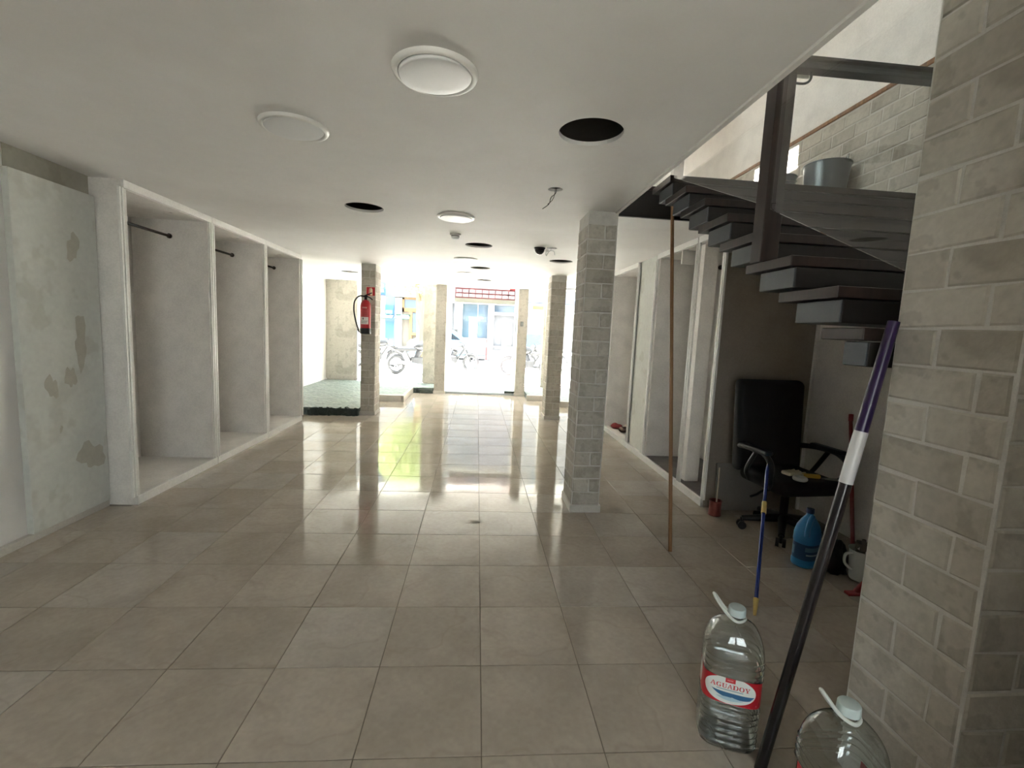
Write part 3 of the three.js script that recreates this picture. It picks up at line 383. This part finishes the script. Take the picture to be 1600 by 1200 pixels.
function labelArc(A, B, y0, y1, a0, a1, n = 60) { const pos = [], uv = [], idx = [], e = 2 / 4, P2 = (a) => { const c = Math.cos(a), q = Math.sin(a); return [Math.sign(c) * Math.pow(Math.abs(c), e) * A, Math.sign(q) * Math.pow(Math.abs(q), e) * B]; }, acc = [0], N = 2000; for (let i = 1; i <= N; i++) { const p = P2(a0 + (a1 - a0) * (i - 1) / N), q = P2(a0 + (a1 - a0) * i / N); acc.push(acc[i - 1] + Math.hypot(p[0] - q[0], p[1] - q[1])); } const angs = Array.from({ length: n + 1 }, (_, i) => a0 + (a1 - a0) * Math.max(0, acc.findIndex((v) => v >= acc[N] * i / n - 1e-9)) / N); for (let i = 0; i <= n; i++) { const a = angs[i], c = Math.cos(a), q = Math.sin(a); for (const [y, v] of [[y0, 0], [y1, 1]]) { pos.push(Math.sign(c) * Math.pow(Math.abs(c), e) * A, y, Math.sign(q) * Math.pow(Math.abs(q), e) * B); uv.push(1 - i / n, v); } } for (let i = 0; i < n; i++) { const a = i * 2; idx.push(a, a + 1, a + 2, a + 1, a + 3, a + 2); } const g = new THREE.BufferGeometry(); g.setAttribute('position', new THREE.Float32BufferAttribute(pos, 3)); g.setAttribute('uv', new THREE.Float32BufferAttribute(uv, 2)); g.setIndex(idx); g.computeVertexNormals(); return g; }
function waterBottle(label, x, z, ry, s) {
  const t = thing('water_bottle', label, 'bottle', [x, 0, z], ry, 'empty water bottles'); t.scale.setScalar(s);
  const sec = [], A = 0.098, B = 0.082; sec.push({ y: 0.002, rx: 0.001, rz: 0.001, e: 3 }, { y: 0.012, rx: 0.05, rz: 0.04, e: 3 }, { y: 0.0, rx: A * 0.86, rz: B * 0.86, e: 4 }, { y: 0.012, rx: A * 0.97, rz: B * 0.97, e: 4 });
  for (let i = 0; i <= 60; i++) { const u = i / 60, y = 0.02 + u * 0.335, lab = y > 0.185 && y < 0.288, rib = lab ? 0 : 0.022 * Math.sin(y * 2 * Math.PI / 0.0235); sec.push({ y, rx: A * (1 + rib) - (lab ? 0.003 : 0), rz: B * (1 + rib) - (lab ? 0.003 : 0), e: 4, rib: lab ? 0 : 0.03 * Math.sin(y * 2 * Math.PI / 0.0235) }); }
  for (let i = 1; i <= 14; i++) { const u = i / 14, k = Math.cos(u * Math.PI / 2); sec.push({ y: 0.355 + 0.105 * Math.sin(u * Math.PI / 2 * 0.98), rx: 0.024 + (A - 0.024) * Math.pow(k, 0.8), rz: 0.024 + (B - 0.024) * Math.pow(k, 0.8), e: 4 - 2 * u }); }
  sec.push({ y: 0.475, rx: 0.024, rz: 0.024, e: 2 }, { y: 0.497, rx: 0.0235, rz: 0.0235, e: 2 });
  const inner = loft(sec.map((k) => ({ ...k, rx: Math.max(0.0005, k.rx - 0.0016), rz: Math.max(0.0005, k.rz - 0.0016), y: k.y + (k.y < 0.02 ? 0.0016 : 0) })), 72); inner.index.array.reverse(); inner.computeVertexNormals(); mesh('body', merge(loft(sec, 72), inner), pet, t);
  mesh('label_band', labelArc(A + 0.001, B + 0.001, 0.188, 0.285, -0.35, 3.35), S({ map: labelTex, roughness: 0.4, side: THREE.DoubleSide }), t);
  mesh('cap', lathe([[0.0001, 0.512], [0.026, 0.512], [0.029, 0.508], [0.03, 0.484], [0.027, 0.482], [0.0001, 0.482]], 36), S({ color: col('#b9c6c4'), roughness: 0.5 }), t);
  mesh('carry_handle', tube([[0.026, 0.474, 0.012], [0.0, 0.47, 0.03], [-0.03, 0.482, 0.016], [-0.075, 0.535, 0.012], [-0.082, 0.545, 0], [-0.075, 0.535, -0.012], [-0.03, 0.482, -0.016], [0.0, 0.47, -0.03], [0.026, 0.474, -0.012]], 0.0055, 70, 8, true), P({ color: col('#e4e8e0'), roughness: 0.5, transmission: 0.25, thickness: 0 }), t);
  return t;
}
waterBottle('empty clear water bottle with red label, standing clear of the pillar', 0.94, 0.835, -0.4, 1.03);
waterBottle('second clear water bottle cut off by the picture edge, against the pillar', 1.10, 1.30, -0.1, 1.0).position.set(1.02, 0, 1.27);

{ const t = thing('bleach_jug', 'blue plastic detergent jug with side handle, on the floor', 'jug', [2.255, 0, -0.5], 0.35);
  const bm = S({ color: col('#2a7fb8'), roughness: 0.4 }); const sec = [{ y: 0, rx: 0.001, rz: 0.001 }, { y: 0.0, rx: 0.078, rz: 0.066, e: 2.6 }]; const prof = [[0.01, 1], [0.04, 1.02], [0.05, 0.97], [0.17, 0.97], [0.18, 1.02], [0.23, 1], [0.28, 0.86], [0.32, 0.6], [0.345, 0.36], [0.355, 0.27], [0.375, 0.25]]; for (const [y, k] of prof) sec.push({ y, rx: 0.085 * k, rz: 0.072 * k, e: 2.5 });
  mesh('body', loft(sec, 48), bm, t); mesh('cap', cyl(0.026, 0.024, 0.03).translate(0, 0.37, 0), S({ color: col('#17305e'), roughness: 0.4 }), t); mesh('grip', tube([[-0.022, 0.36, 0.035], [-0.06, 0.33, 0.045], [-0.085, 0.28, 0.05], [-0.085, 0.23, 0.05]], 0.016, 30, 10), bm, t);
  const lab = canvasTex(512, 256, (x) => { x.fillStyle = '#1c4a72'; x.fillRect(0, 0, 512, 256); x.fillStyle = '#5f87a3'; for (const o of [40, 300]) { x.fillRect(o, 40, 120, 70); x.fillStyle = '#9db4c2'; x.fillRect(o + 10, 150, 90, 26); x.fillStyle = '#5f87a3'; x.fillRect(o + 140, 60, 50, 140); } });
  mesh('label_band', loft([{ y: 0.055, rx: 0.0832, rz: 0.0706, e: 2.5 }, { y: 0.165, rx: 0.0832, rz: 0.0706, e: 2.5 }], 48), S({ map: lab, roughness: 0.4 }), t); }
{ const t = thing('paint_can', 'small rusty red paint can with a stir stick', 'can', [2.06, 0, -1.36]); const tr2 = tex(128, (u, v) => { const a = fbm(u, v, 6, 4, 201); return mixc(toS('#6a2622'), toS('#8a4a42'), sst(0.35, 0.7, a)); }); mesh('body', lathe([[0.0001, 0], [0.052, 0], [0.053, 0.006], [0.05, 0.01], [0.05, 0.122], [0.053, 0.126], [0.053, 0.132], [0.046, 0.132], [0.046, 0.03], [0.0001, 0.03]]), S({ map: tr2, roughness: 0.5, metalness: 0.2 }), t); mesh('stir_stick', rod([0.01, 0.032, 0.0], [0.025, 0.415, -0.03], 0.006), S({ color: col('#cfc4b0'), roughness: 0.7 }), t); }
{ const t = thing('leaning_sheet', 'grey sheet of board leaning on the wall behind the chair', 'board', [2.32, 0, -1.47]); const b = rbox(-0.2, 0.26, 0, 0.425, -0.006, 0.006, 0.002); b.rotateX(-0.09); mesh('sheet', b, S({ color: col('#8f8b84'), roughness: 0.6, map: rep(tSpeck, 1) }), t); }
// sticks and poles
one('wooden_pole', rod([1.363, 0.002, -0.663], [1.445, 2.735, -1.365], 0.0135, 0.0135, 16), M.stick, 'long thin wooden pole leaning on the landing edge', 'pole');
{ const t = thing('blue_broomstick', 'thin blue broomstick with yellow ends leaning on the chair', 'broomstick', [1.53, 0, 0.087]); const A = [0, 0.0, 0], B = [0.5, 0.655, -0.76], L = (k) => B.map((v, i) => A[i] + (v - A[i]) * k); const bm = S({ color: col('#24357a'), roughness: 0.25 }), ym = S({ color: col('#cdb26a'), roughness: 0.5 });
  mesh('stick', rod(L(0.06), L(0.97), 0.011), bm, t); mesh('tip', rod(L(0), L(0.09), 0.008, 0.015), ym, t); mesh('joint_sleeve', rod(L(0.62), L(0.70), 0.0155), ym, t); mesh('end_cap', rod(L(0.95), L(1), 0.012, 0.006), bm, t); }
{ const t = thing('telescopic_pole', 'thick black pole with purple upper sleeve leaning on the pillar', 'pole', [0.99, 0, 0.985]); const A = [0, 0, 0], B = [0.265, 1.6, 0.012], L = (k) => B.map((v, i) => A[i] + (v - A[i]) * k);
  mesh('lower_tube', rod(L(0), L(0.67), 0.019), S({ color: col('#1a1416'), roughness: 0.25 }), t); mesh('label_wrap', rod(L(0.665), L(0.775), 0.0205), S({ color: col('#c9c6c6'), roughness: 0.35 }), t); mesh('upper_sleeve', rod(L(0.77), L(1), 0.0195, 0.017), S({ color: col('#27133f'), roughness: 0.3 }), t); }
{ const t = thing('red_broomstick', 'dark red broomstick leaning in the corner behind the pole', 'broomstick', [2.66, 0, -0.6]); mesh('shaft', rod([0.0, 0.01, 0.05], [0.15, 0.98, -0.3], 0.013), S({ color: col('#7a1820'), roughness: 0.4 }), t); mesh('grip_end', rod([0.146, 0.95, -0.29], [0.156, 1.0, -0.305], 0.016), S({ color: col('#8c1c24'), roughness: 0.5 }), t); }
{ const t = thing('measuring_jug', 'white plastic jug full of tools beside the pillar', 'jug', [2.5, 0, -0.3]); const wm = S({ color: col('#c9ccc6'), roughness: 0.5 }); mesh('body', lathe([[0.0001, 0], [0.062, 0], [0.066, 0.01], [0.082, 0.2], [0.086, 0.204], [0.079, 0.204], [0.06, 0.015], [0.0001, 0.012]]), wm, t); mesh('handle', tube([[-0.08, 0.185, 0], [-0.125, 0.175, 0], [-0.128, 0.12, 0], [-0.075, 0.07, 0]], 0.009, 24), wm, t);
  mesh('tool_bundle', merge(rod([0.0, 0.02, 0], [-0.03, 0.28, 0.02], 0.012), rod([0.03, 0.02, 0], [0.05, 0.27, 0.01], 0.016), rod([-0.03, 0.02, 0], [-0.01, 0.25, -0.03], 0.02), rbox(-0.055, 0.03, 0.2, 0.25, -0.02, 0.03, 0.01)), S({ color: col('#5c584d'), roughness: 0.7 }), t); mesh('paper_scrap', extr([[-0.07, 0.22], [-0.03, 0.25], [-0.035, 0.2]], 0.002).translate(0, 0, 0.02), M.white, t); }
{ const g = new THREE.SphereGeometry(0.13, 32, 20), p = g.attributes.position; for (let i = 0; i < p.count; i++) { const x = p.getX(i), y = p.getY(i), z = p.getZ(i), k = 1 + 0.35 * (vnoise(x * 26 + 40, z * 26 + y * 18 + 40, 256, 9) - 0.5) + 0.25 * (vnoise(x * 60 + 90, z * 60 + y * 50 + 90, 256, 4) - 0.5); p.setXYZ(i, x * k * 0.55, Math.max(-0.1, y * k * 1.1 - 0.02), z * k * 0.5); } g.computeVertexNormals(); one('rubbish_bag', g.translate(2.40, 0.1, -0.40), P({ color: col('#17191d'), roughness: 0.3 }), 'black plastic bag slumped on the floor behind the blue jug', 'bag'); }
{ const t = thing('red_squeegee', 'red handled squeegee lying against the jug of tools', 'squeegee', [2.3, 0.0, -0.13], 0); const rm = S({ color: col('#8e1f25'), roughness: 0.4 }); mesh('handle', rod([0.04, 0.03, 0.0], [0.16, 0.25, 0.04], 0.016, 0.018), S({ color: col('#6e5648'), roughness: 0.5 }), t); mesh('socket', rod([0.02, 0.012, 0], [0.075, 0.095, 0.015], 0.019, 0.02), rm, t); mesh('head', rbox(-0.05, 0.07, 0.0, 0.018, -0.015, 0.03, 0.006), rm, t); }
// rags in the far right niche
{ const cols = ['#8a3a3c', '#c8b9a8', '#5a4a40', '#d9cfc4']; cols.forEach((c, i) => { const g = new THREE.SphereGeometry(0.065, 26, 16), p = g.attributes.position; for (let k = 0; k < p.count; k++) { const x = p.getX(k), y = p.getY(k), z = p.getZ(k), q = 1 + 0.9 * (vnoise(x * 22 + 30 + i * 7, z * 22 + y * 9 + 30, 256, 7 + i) - 0.5); p.setXYZ(k, x * q * 1.2, Math.max(-0.03, y * q * 0.6), z * q * 1.5); } g.computeVertexNormals();
  const d = [['dark red rag at the far end of the niche floor', 2.16, -4.62, 0.105], ['beige rag crumpled beside the dark red one', 2.36, -4.55, 0.105], ['brown rag in the middle of the rag heap', 2.2, -4.36, 0.105], ['pale rag nearest the peeling wall strip', 2.42, -4.28, 0.105]][i]; one('cleaning_rag', g.translate(d[1], d[3] + 0.005, d[2]), S({ color: col(c), roughness: 1 }), d[0], 'rag', 'rags in the niche'); }); }

// ---------------------------------------------------------------- street
const gr = struct('ground', 'bright sunlit street paving outside', 'ground');
mesh('pavement', box(-60, 60, -0.3, -0.01, -17, -9.5), S({ color: col('#d6d2cb'), roughness: 0.9, map: rep(tSpeck, 0.5) }), gr);
mesh('kerb', box(-60, 60, -0.3, 0.0, -17.2, -17), S({ color: col('#a9a69f'), roughness: 0.9 }), gr);
mesh('road', box(-60, 60, -0.4, -0.11, -30, -17.2), S({ color: col('#585858'), roughness: 0.95, map: rep(tSpeck, 0.4) }), gr);
mesh('far_pavement', box(-60, 60, -0.3, 0.0, -46, -30), S({ color: col('#8f8b85'), roughness: 0.9 }), gr);

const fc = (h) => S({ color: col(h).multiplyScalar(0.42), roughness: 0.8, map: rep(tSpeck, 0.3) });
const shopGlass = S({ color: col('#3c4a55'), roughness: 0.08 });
// opposite facade, left: shop with blue panels
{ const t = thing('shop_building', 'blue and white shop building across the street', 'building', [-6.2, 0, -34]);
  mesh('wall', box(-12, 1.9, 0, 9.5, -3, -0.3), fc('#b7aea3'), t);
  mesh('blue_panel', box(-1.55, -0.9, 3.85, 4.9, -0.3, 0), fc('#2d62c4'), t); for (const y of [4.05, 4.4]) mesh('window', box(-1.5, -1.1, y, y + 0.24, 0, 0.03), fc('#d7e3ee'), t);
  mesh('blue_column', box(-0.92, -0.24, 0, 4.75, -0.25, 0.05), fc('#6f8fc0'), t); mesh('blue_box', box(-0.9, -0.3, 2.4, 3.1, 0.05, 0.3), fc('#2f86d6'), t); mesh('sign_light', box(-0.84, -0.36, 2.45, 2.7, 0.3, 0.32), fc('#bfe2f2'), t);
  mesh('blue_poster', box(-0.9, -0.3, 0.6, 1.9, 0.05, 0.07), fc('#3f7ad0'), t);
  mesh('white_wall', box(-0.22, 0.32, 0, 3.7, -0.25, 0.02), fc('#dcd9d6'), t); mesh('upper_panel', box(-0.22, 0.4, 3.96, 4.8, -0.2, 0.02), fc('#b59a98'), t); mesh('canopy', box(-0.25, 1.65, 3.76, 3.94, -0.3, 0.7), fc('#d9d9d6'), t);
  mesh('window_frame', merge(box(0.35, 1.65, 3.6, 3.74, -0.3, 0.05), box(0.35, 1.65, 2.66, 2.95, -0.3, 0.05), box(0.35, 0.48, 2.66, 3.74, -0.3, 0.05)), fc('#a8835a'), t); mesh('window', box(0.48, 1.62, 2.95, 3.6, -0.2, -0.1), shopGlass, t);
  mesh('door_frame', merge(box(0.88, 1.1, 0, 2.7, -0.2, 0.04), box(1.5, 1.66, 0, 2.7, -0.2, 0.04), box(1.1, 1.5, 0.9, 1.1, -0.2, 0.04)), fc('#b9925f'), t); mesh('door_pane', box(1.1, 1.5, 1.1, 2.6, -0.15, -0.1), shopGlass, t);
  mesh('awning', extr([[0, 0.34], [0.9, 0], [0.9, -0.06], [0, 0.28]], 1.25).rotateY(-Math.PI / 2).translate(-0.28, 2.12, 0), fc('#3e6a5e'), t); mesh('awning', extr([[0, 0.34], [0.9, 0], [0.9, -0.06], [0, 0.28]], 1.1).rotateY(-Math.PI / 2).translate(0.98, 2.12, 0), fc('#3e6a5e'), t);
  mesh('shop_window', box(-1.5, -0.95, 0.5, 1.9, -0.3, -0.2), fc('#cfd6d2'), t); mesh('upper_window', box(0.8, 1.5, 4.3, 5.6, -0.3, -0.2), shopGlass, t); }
// centre: glazed shop with white posts
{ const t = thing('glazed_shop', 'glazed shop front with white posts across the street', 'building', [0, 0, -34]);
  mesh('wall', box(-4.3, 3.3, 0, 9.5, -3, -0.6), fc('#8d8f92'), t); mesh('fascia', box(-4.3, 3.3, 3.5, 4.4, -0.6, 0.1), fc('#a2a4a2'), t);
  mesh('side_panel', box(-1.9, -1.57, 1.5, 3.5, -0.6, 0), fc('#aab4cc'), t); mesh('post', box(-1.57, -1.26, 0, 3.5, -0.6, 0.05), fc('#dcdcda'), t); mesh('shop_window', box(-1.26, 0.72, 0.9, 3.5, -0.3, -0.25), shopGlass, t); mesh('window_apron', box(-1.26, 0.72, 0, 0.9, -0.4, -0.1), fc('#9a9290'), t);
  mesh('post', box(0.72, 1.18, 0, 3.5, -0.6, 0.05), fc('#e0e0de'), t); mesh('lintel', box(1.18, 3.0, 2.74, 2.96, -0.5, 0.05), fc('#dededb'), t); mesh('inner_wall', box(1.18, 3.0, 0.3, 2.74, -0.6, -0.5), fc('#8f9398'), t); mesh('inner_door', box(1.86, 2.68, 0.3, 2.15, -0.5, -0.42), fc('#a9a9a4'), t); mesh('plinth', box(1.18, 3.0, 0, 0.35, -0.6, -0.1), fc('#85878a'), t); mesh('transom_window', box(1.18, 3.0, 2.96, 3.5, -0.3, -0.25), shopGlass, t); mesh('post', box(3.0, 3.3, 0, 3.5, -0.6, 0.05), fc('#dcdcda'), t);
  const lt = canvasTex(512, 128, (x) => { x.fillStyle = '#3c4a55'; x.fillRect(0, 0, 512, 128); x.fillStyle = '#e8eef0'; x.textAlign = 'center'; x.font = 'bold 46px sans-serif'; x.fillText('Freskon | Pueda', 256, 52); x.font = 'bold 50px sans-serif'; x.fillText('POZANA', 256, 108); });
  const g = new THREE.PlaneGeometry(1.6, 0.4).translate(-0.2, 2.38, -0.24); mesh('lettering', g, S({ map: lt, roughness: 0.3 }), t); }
// right: pale building with a blue roller shutter
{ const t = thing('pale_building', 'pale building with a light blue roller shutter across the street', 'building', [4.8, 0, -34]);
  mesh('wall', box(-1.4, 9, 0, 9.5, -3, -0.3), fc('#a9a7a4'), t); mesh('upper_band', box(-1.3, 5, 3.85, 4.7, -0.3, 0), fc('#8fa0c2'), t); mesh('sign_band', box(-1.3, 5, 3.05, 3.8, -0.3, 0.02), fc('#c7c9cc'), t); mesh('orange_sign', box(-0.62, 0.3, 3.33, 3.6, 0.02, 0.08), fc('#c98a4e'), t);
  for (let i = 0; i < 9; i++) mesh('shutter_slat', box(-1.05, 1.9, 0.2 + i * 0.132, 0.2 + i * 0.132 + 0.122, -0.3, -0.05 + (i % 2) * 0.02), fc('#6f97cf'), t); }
// background buildings closing the street view
{ const t = thing('apartment_block', 'dim block of flats rising behind the shops', 'building', [0, 0, -40]); mesh('wall', box(-40, 40, 0, 21, -4, 0), fc('#b5afa4'), t); for (let f = 0; f < 5; f++) for (let i = -8; i <= 8; i++) mesh('window', box(i * 3 - 0.6, i * 3 + 0.6, 5 + f * 3.2, 6.6 + f * 3.2, 0, 0.05), shopGlass, t); }
// tree
{ const t = thing('street_tree', 'leafy street tree with a pale forked trunk', 'tree', [-2.8, 0, -20]); const bark = S({ color: col('#6e5c46'), roughness: 0.9, map: rep(tSpeck, 2) });
  mesh('trunk', merge(tube([[0.05, 0, 0], [0.02, 1.2, 0], [-0.02, 2.3, 0.0], [-0.04, 2.75, 0]], 0.17, 24, 12), tube([[-0.04, 2.6, 0], [-0.16, 3.2, 0], [-0.22, 4.2, 0.1]], 0.11, 20, 10), tube([[0.0, 2.6, 0], [0.2, 3.1, 0], [0.4, 4.2, -0.1]], 0.1, 20, 10)), bark, t);
  const gs = []; const leaf = new THREE.PlaneGeometry(0.16, 0.1); for (let i = 0; i < 2600; i++) { const a = rr(0, 6.28), b = Math.acos(rr(-1, 1)), r = Math.cbrt(rnd()); const g = leaf.clone(); g.rotateX(rr(0, 6)); g.rotateY(rr(0, 6)); g.translate(-0.3 + 1.7 * r * Math.sin(b) * Math.cos(a), 4.6 + 1.7 * r * Math.cos(b), 1.6 * r * Math.sin(b) * Math.sin(a)); gs.push(g); }
  const cr = mesh('crown', merge(gs), P({ color: col('#8f9a5e'), roughness: 0.9, transmission: 0.3, thickness: 0 }), t); cr.userData.kind = 'stuff'; }
// car
{ const t = thing('parked_car', 'light blue hatchback parked across the road', 'car', [-1.6, -0.1, -23.4]); const body = S({ color: col('#5d8ba3'), roughness: 0.25 }), dk = S({ color: col('#20252c'), roughness: 0.1 });
  const lower = extr([[-2.1, 0.3], [-2.12, 0.75], [-1.95, 0.92], [-0.9, 0.98], [0.75, 0.98], [1.75, 0.86], [2.1, 0.7], [2.12, 0.35], [1.95, 0.25], [-1.95, 0.25]], 1.6, 0.05).translate(0, 0, -0.8); mesh('body', lower, body, t);
  mesh('cabin', extr([[-1.75, 0.95], [-1.45, 1.42], [-0.9, 1.52], [0.2, 1.5], [1.0, 0.97]], 1.36, 0.04).translate(0, 0, -0.68), body, t); mesh('side_window', extr([[-1.5, 1.0], [-1.28, 1.38], [-0.45, 1.42], [-0.45, 1.0]], 0.02).translate(0, 0, 0.715), dk, t); mesh('side_window', extr([[-0.36, 1.0], [-0.36, 1.42], [0.14, 1.4], [0.72, 1.0]], 0.02).translate(0, 0, 0.715), dk, t);
  mesh('lower_trim', rbox(-2.0, 2.0, 0.28, 0.62, 0.84, 0.87, 0.01), S({ color: col('#5b6068'), roughness: 0.5 }), t);
  for (const x of [-1.3, 1.35]) for (const z of [0.78, -0.78]) { const w = mesh('wheel', new THREE.TorusGeometry(0.25, 0.08, 12, 28).translate(x, 0.33, z), M.black, t); mesh('rim', merge(rod([x, 0.33, z + 0.04], [x, 0.33, z + 0.1], 0.06), ...Array.from({ length: 5 }, (_, i) => rod([x, 0.33, z + 0.06], [x + Math.cos(i * 1.2566) * 0.2, 0.33 + Math.sin(i * 1.2566) * 0.2, z + 0.06], 0.025))), M.steel, w); } }
// motorbikes
function motorbike(label, x, z, ry, c, c2) { const t = thing('motorbike', label, 'motorbike', [x, 0, z], ry, 'motorbikes parked outside'); const cm = S({ color: col(c), roughness: 0.3 }), c2m = S({ color: col(c2), roughness: 0.4 });
  for (const wx of [-0.68, 0.7]) { const w = mesh('wheel', new THREE.TorusGeometry(0.265, 0.06, 12, 36).translate(wx, 0.31, 0), M.black, t); mesh('rim', merge(new THREE.TorusGeometry(0.22, 0.018, 8, 30).translate(wx, 0.31, 0), rod([wx, 0.31, -0.06], [wx, 0.31, 0.06], 0.05), ...Array.from({ length: 6 }, (_, i) => rod([wx, 0.31, 0], [wx + Math.cos(i * 1.0472) * 0.22, 0.31 + Math.sin(i * 1.0472) * 0.22, 0], 0.012))), M.steel, w); }
  mesh('fork', merge(rod([0.7, 0.31, 0.08], [0.42, 0.95, 0.08], 0.025), rod([0.7, 0.31, -0.08], [0.42, 0.95, -0.08], 0.025)), c2m, t); mesh('frame', merge(rod([0.44, 0.85, 0], [-0.35, 0.72, 0], 0.03), rod([0.44, 0.8, 0], [0.12, 0.3, 0], 0.028), rod([0.12, 0.3, 0], [-0.68, 0.31, 0.06], 0.028), rod([-0.35, 0.72, 0], [-0.1, 0.3, 0], 0.028)), M.black, t);
  mesh('tank', new THREE.SphereGeometry(0.2, 20, 14).scale(1.35, 0.75, 0.75).translate(0.16, 0.88, 0), cm, t); mesh('seat', rbox(-0.78, -0.02, 0.74, 0.84, -0.12, 0.12, 0.045, 4), M.black, t); mesh('tail', extr([[-0.95, 0.88], [-0.5, 0.66], [-0.4, 0.76], [-0.78, 0.9]], 0.16).translate(0, 0, -0.08), cm, t); mesh('engine', merge(rbox(-0.18, 0.2, 0.28, 0.55, -0.14, 0.14, 0.04, 3), rod([0.02, 0.5, 0], [0.12, 0.72, 0], 0.1)), M.black, t);
  mesh('exhaust', rod([0.1, 0.28, 0.14], [-0.8, 0.42, 0.18], 0.045, 0.06), M.steel, t); mesh('handlebar', tube([[0.36, 1.05, 0.36], [0.42, 1.02, 0.15], [0.43, 0.97, 0], [0.42, 1.02, -0.15], [0.36, 1.05, -0.36]], 0.016, 24), M.black, t); mesh('headlight', new THREE.SphereGeometry(0.1, 16, 12).translate(0.52, 0.9, 0), M.steel, t); mesh('front_mudguard', new THREE.TorusGeometry(0.33, 0.05, 8, 16, 1.8).rotateZ(0.7).translate(0.7, 0.31, 0), cm, t); return t; }
motorbike('black and orange motorbike parked before the broken raised floor window', -2.05, -13.0, 0.55, '#1a1a1d', '#7a3d18');
motorbike('grey motorbike half hidden by the extinguisher column', -3.75, -14.9, 0.4, '#18181b', '#232326');
motorbike('white motorbike just outside the glass entrance lobby panel', -0.95, -14.6, -0.2, '#3a3a3c', '#2f2f31');
motorbike('dark motorbike outside, beside the column with the switch box', 1.75, -13.6, 3.0, '#17171a', '#2f2f31');
motorbike('pale motorbike farthest off, before the blue roller shutter', 2.75, -16.6, 2.7, '#38383a', '#2b2b2d');
{ const t = thing('street_bollard', 'red and white street post beyond the entrance', 'post', [0.42, 0, -21]); mesh('shaft', cyl(0.05, 0.05, 1.05).translate(0, 0, 0), S({ color: col('#a83c3a'), roughness: 0.5 }), t); mesh('white_band', cyl(0.053, 0.053, 0.2).translate(0, 0.7, 0), M.white, t); mesh('foot', cyl(0.1, 0.08, 0.04), M.darkSteel, t); }

renderer.render(scene, camera);
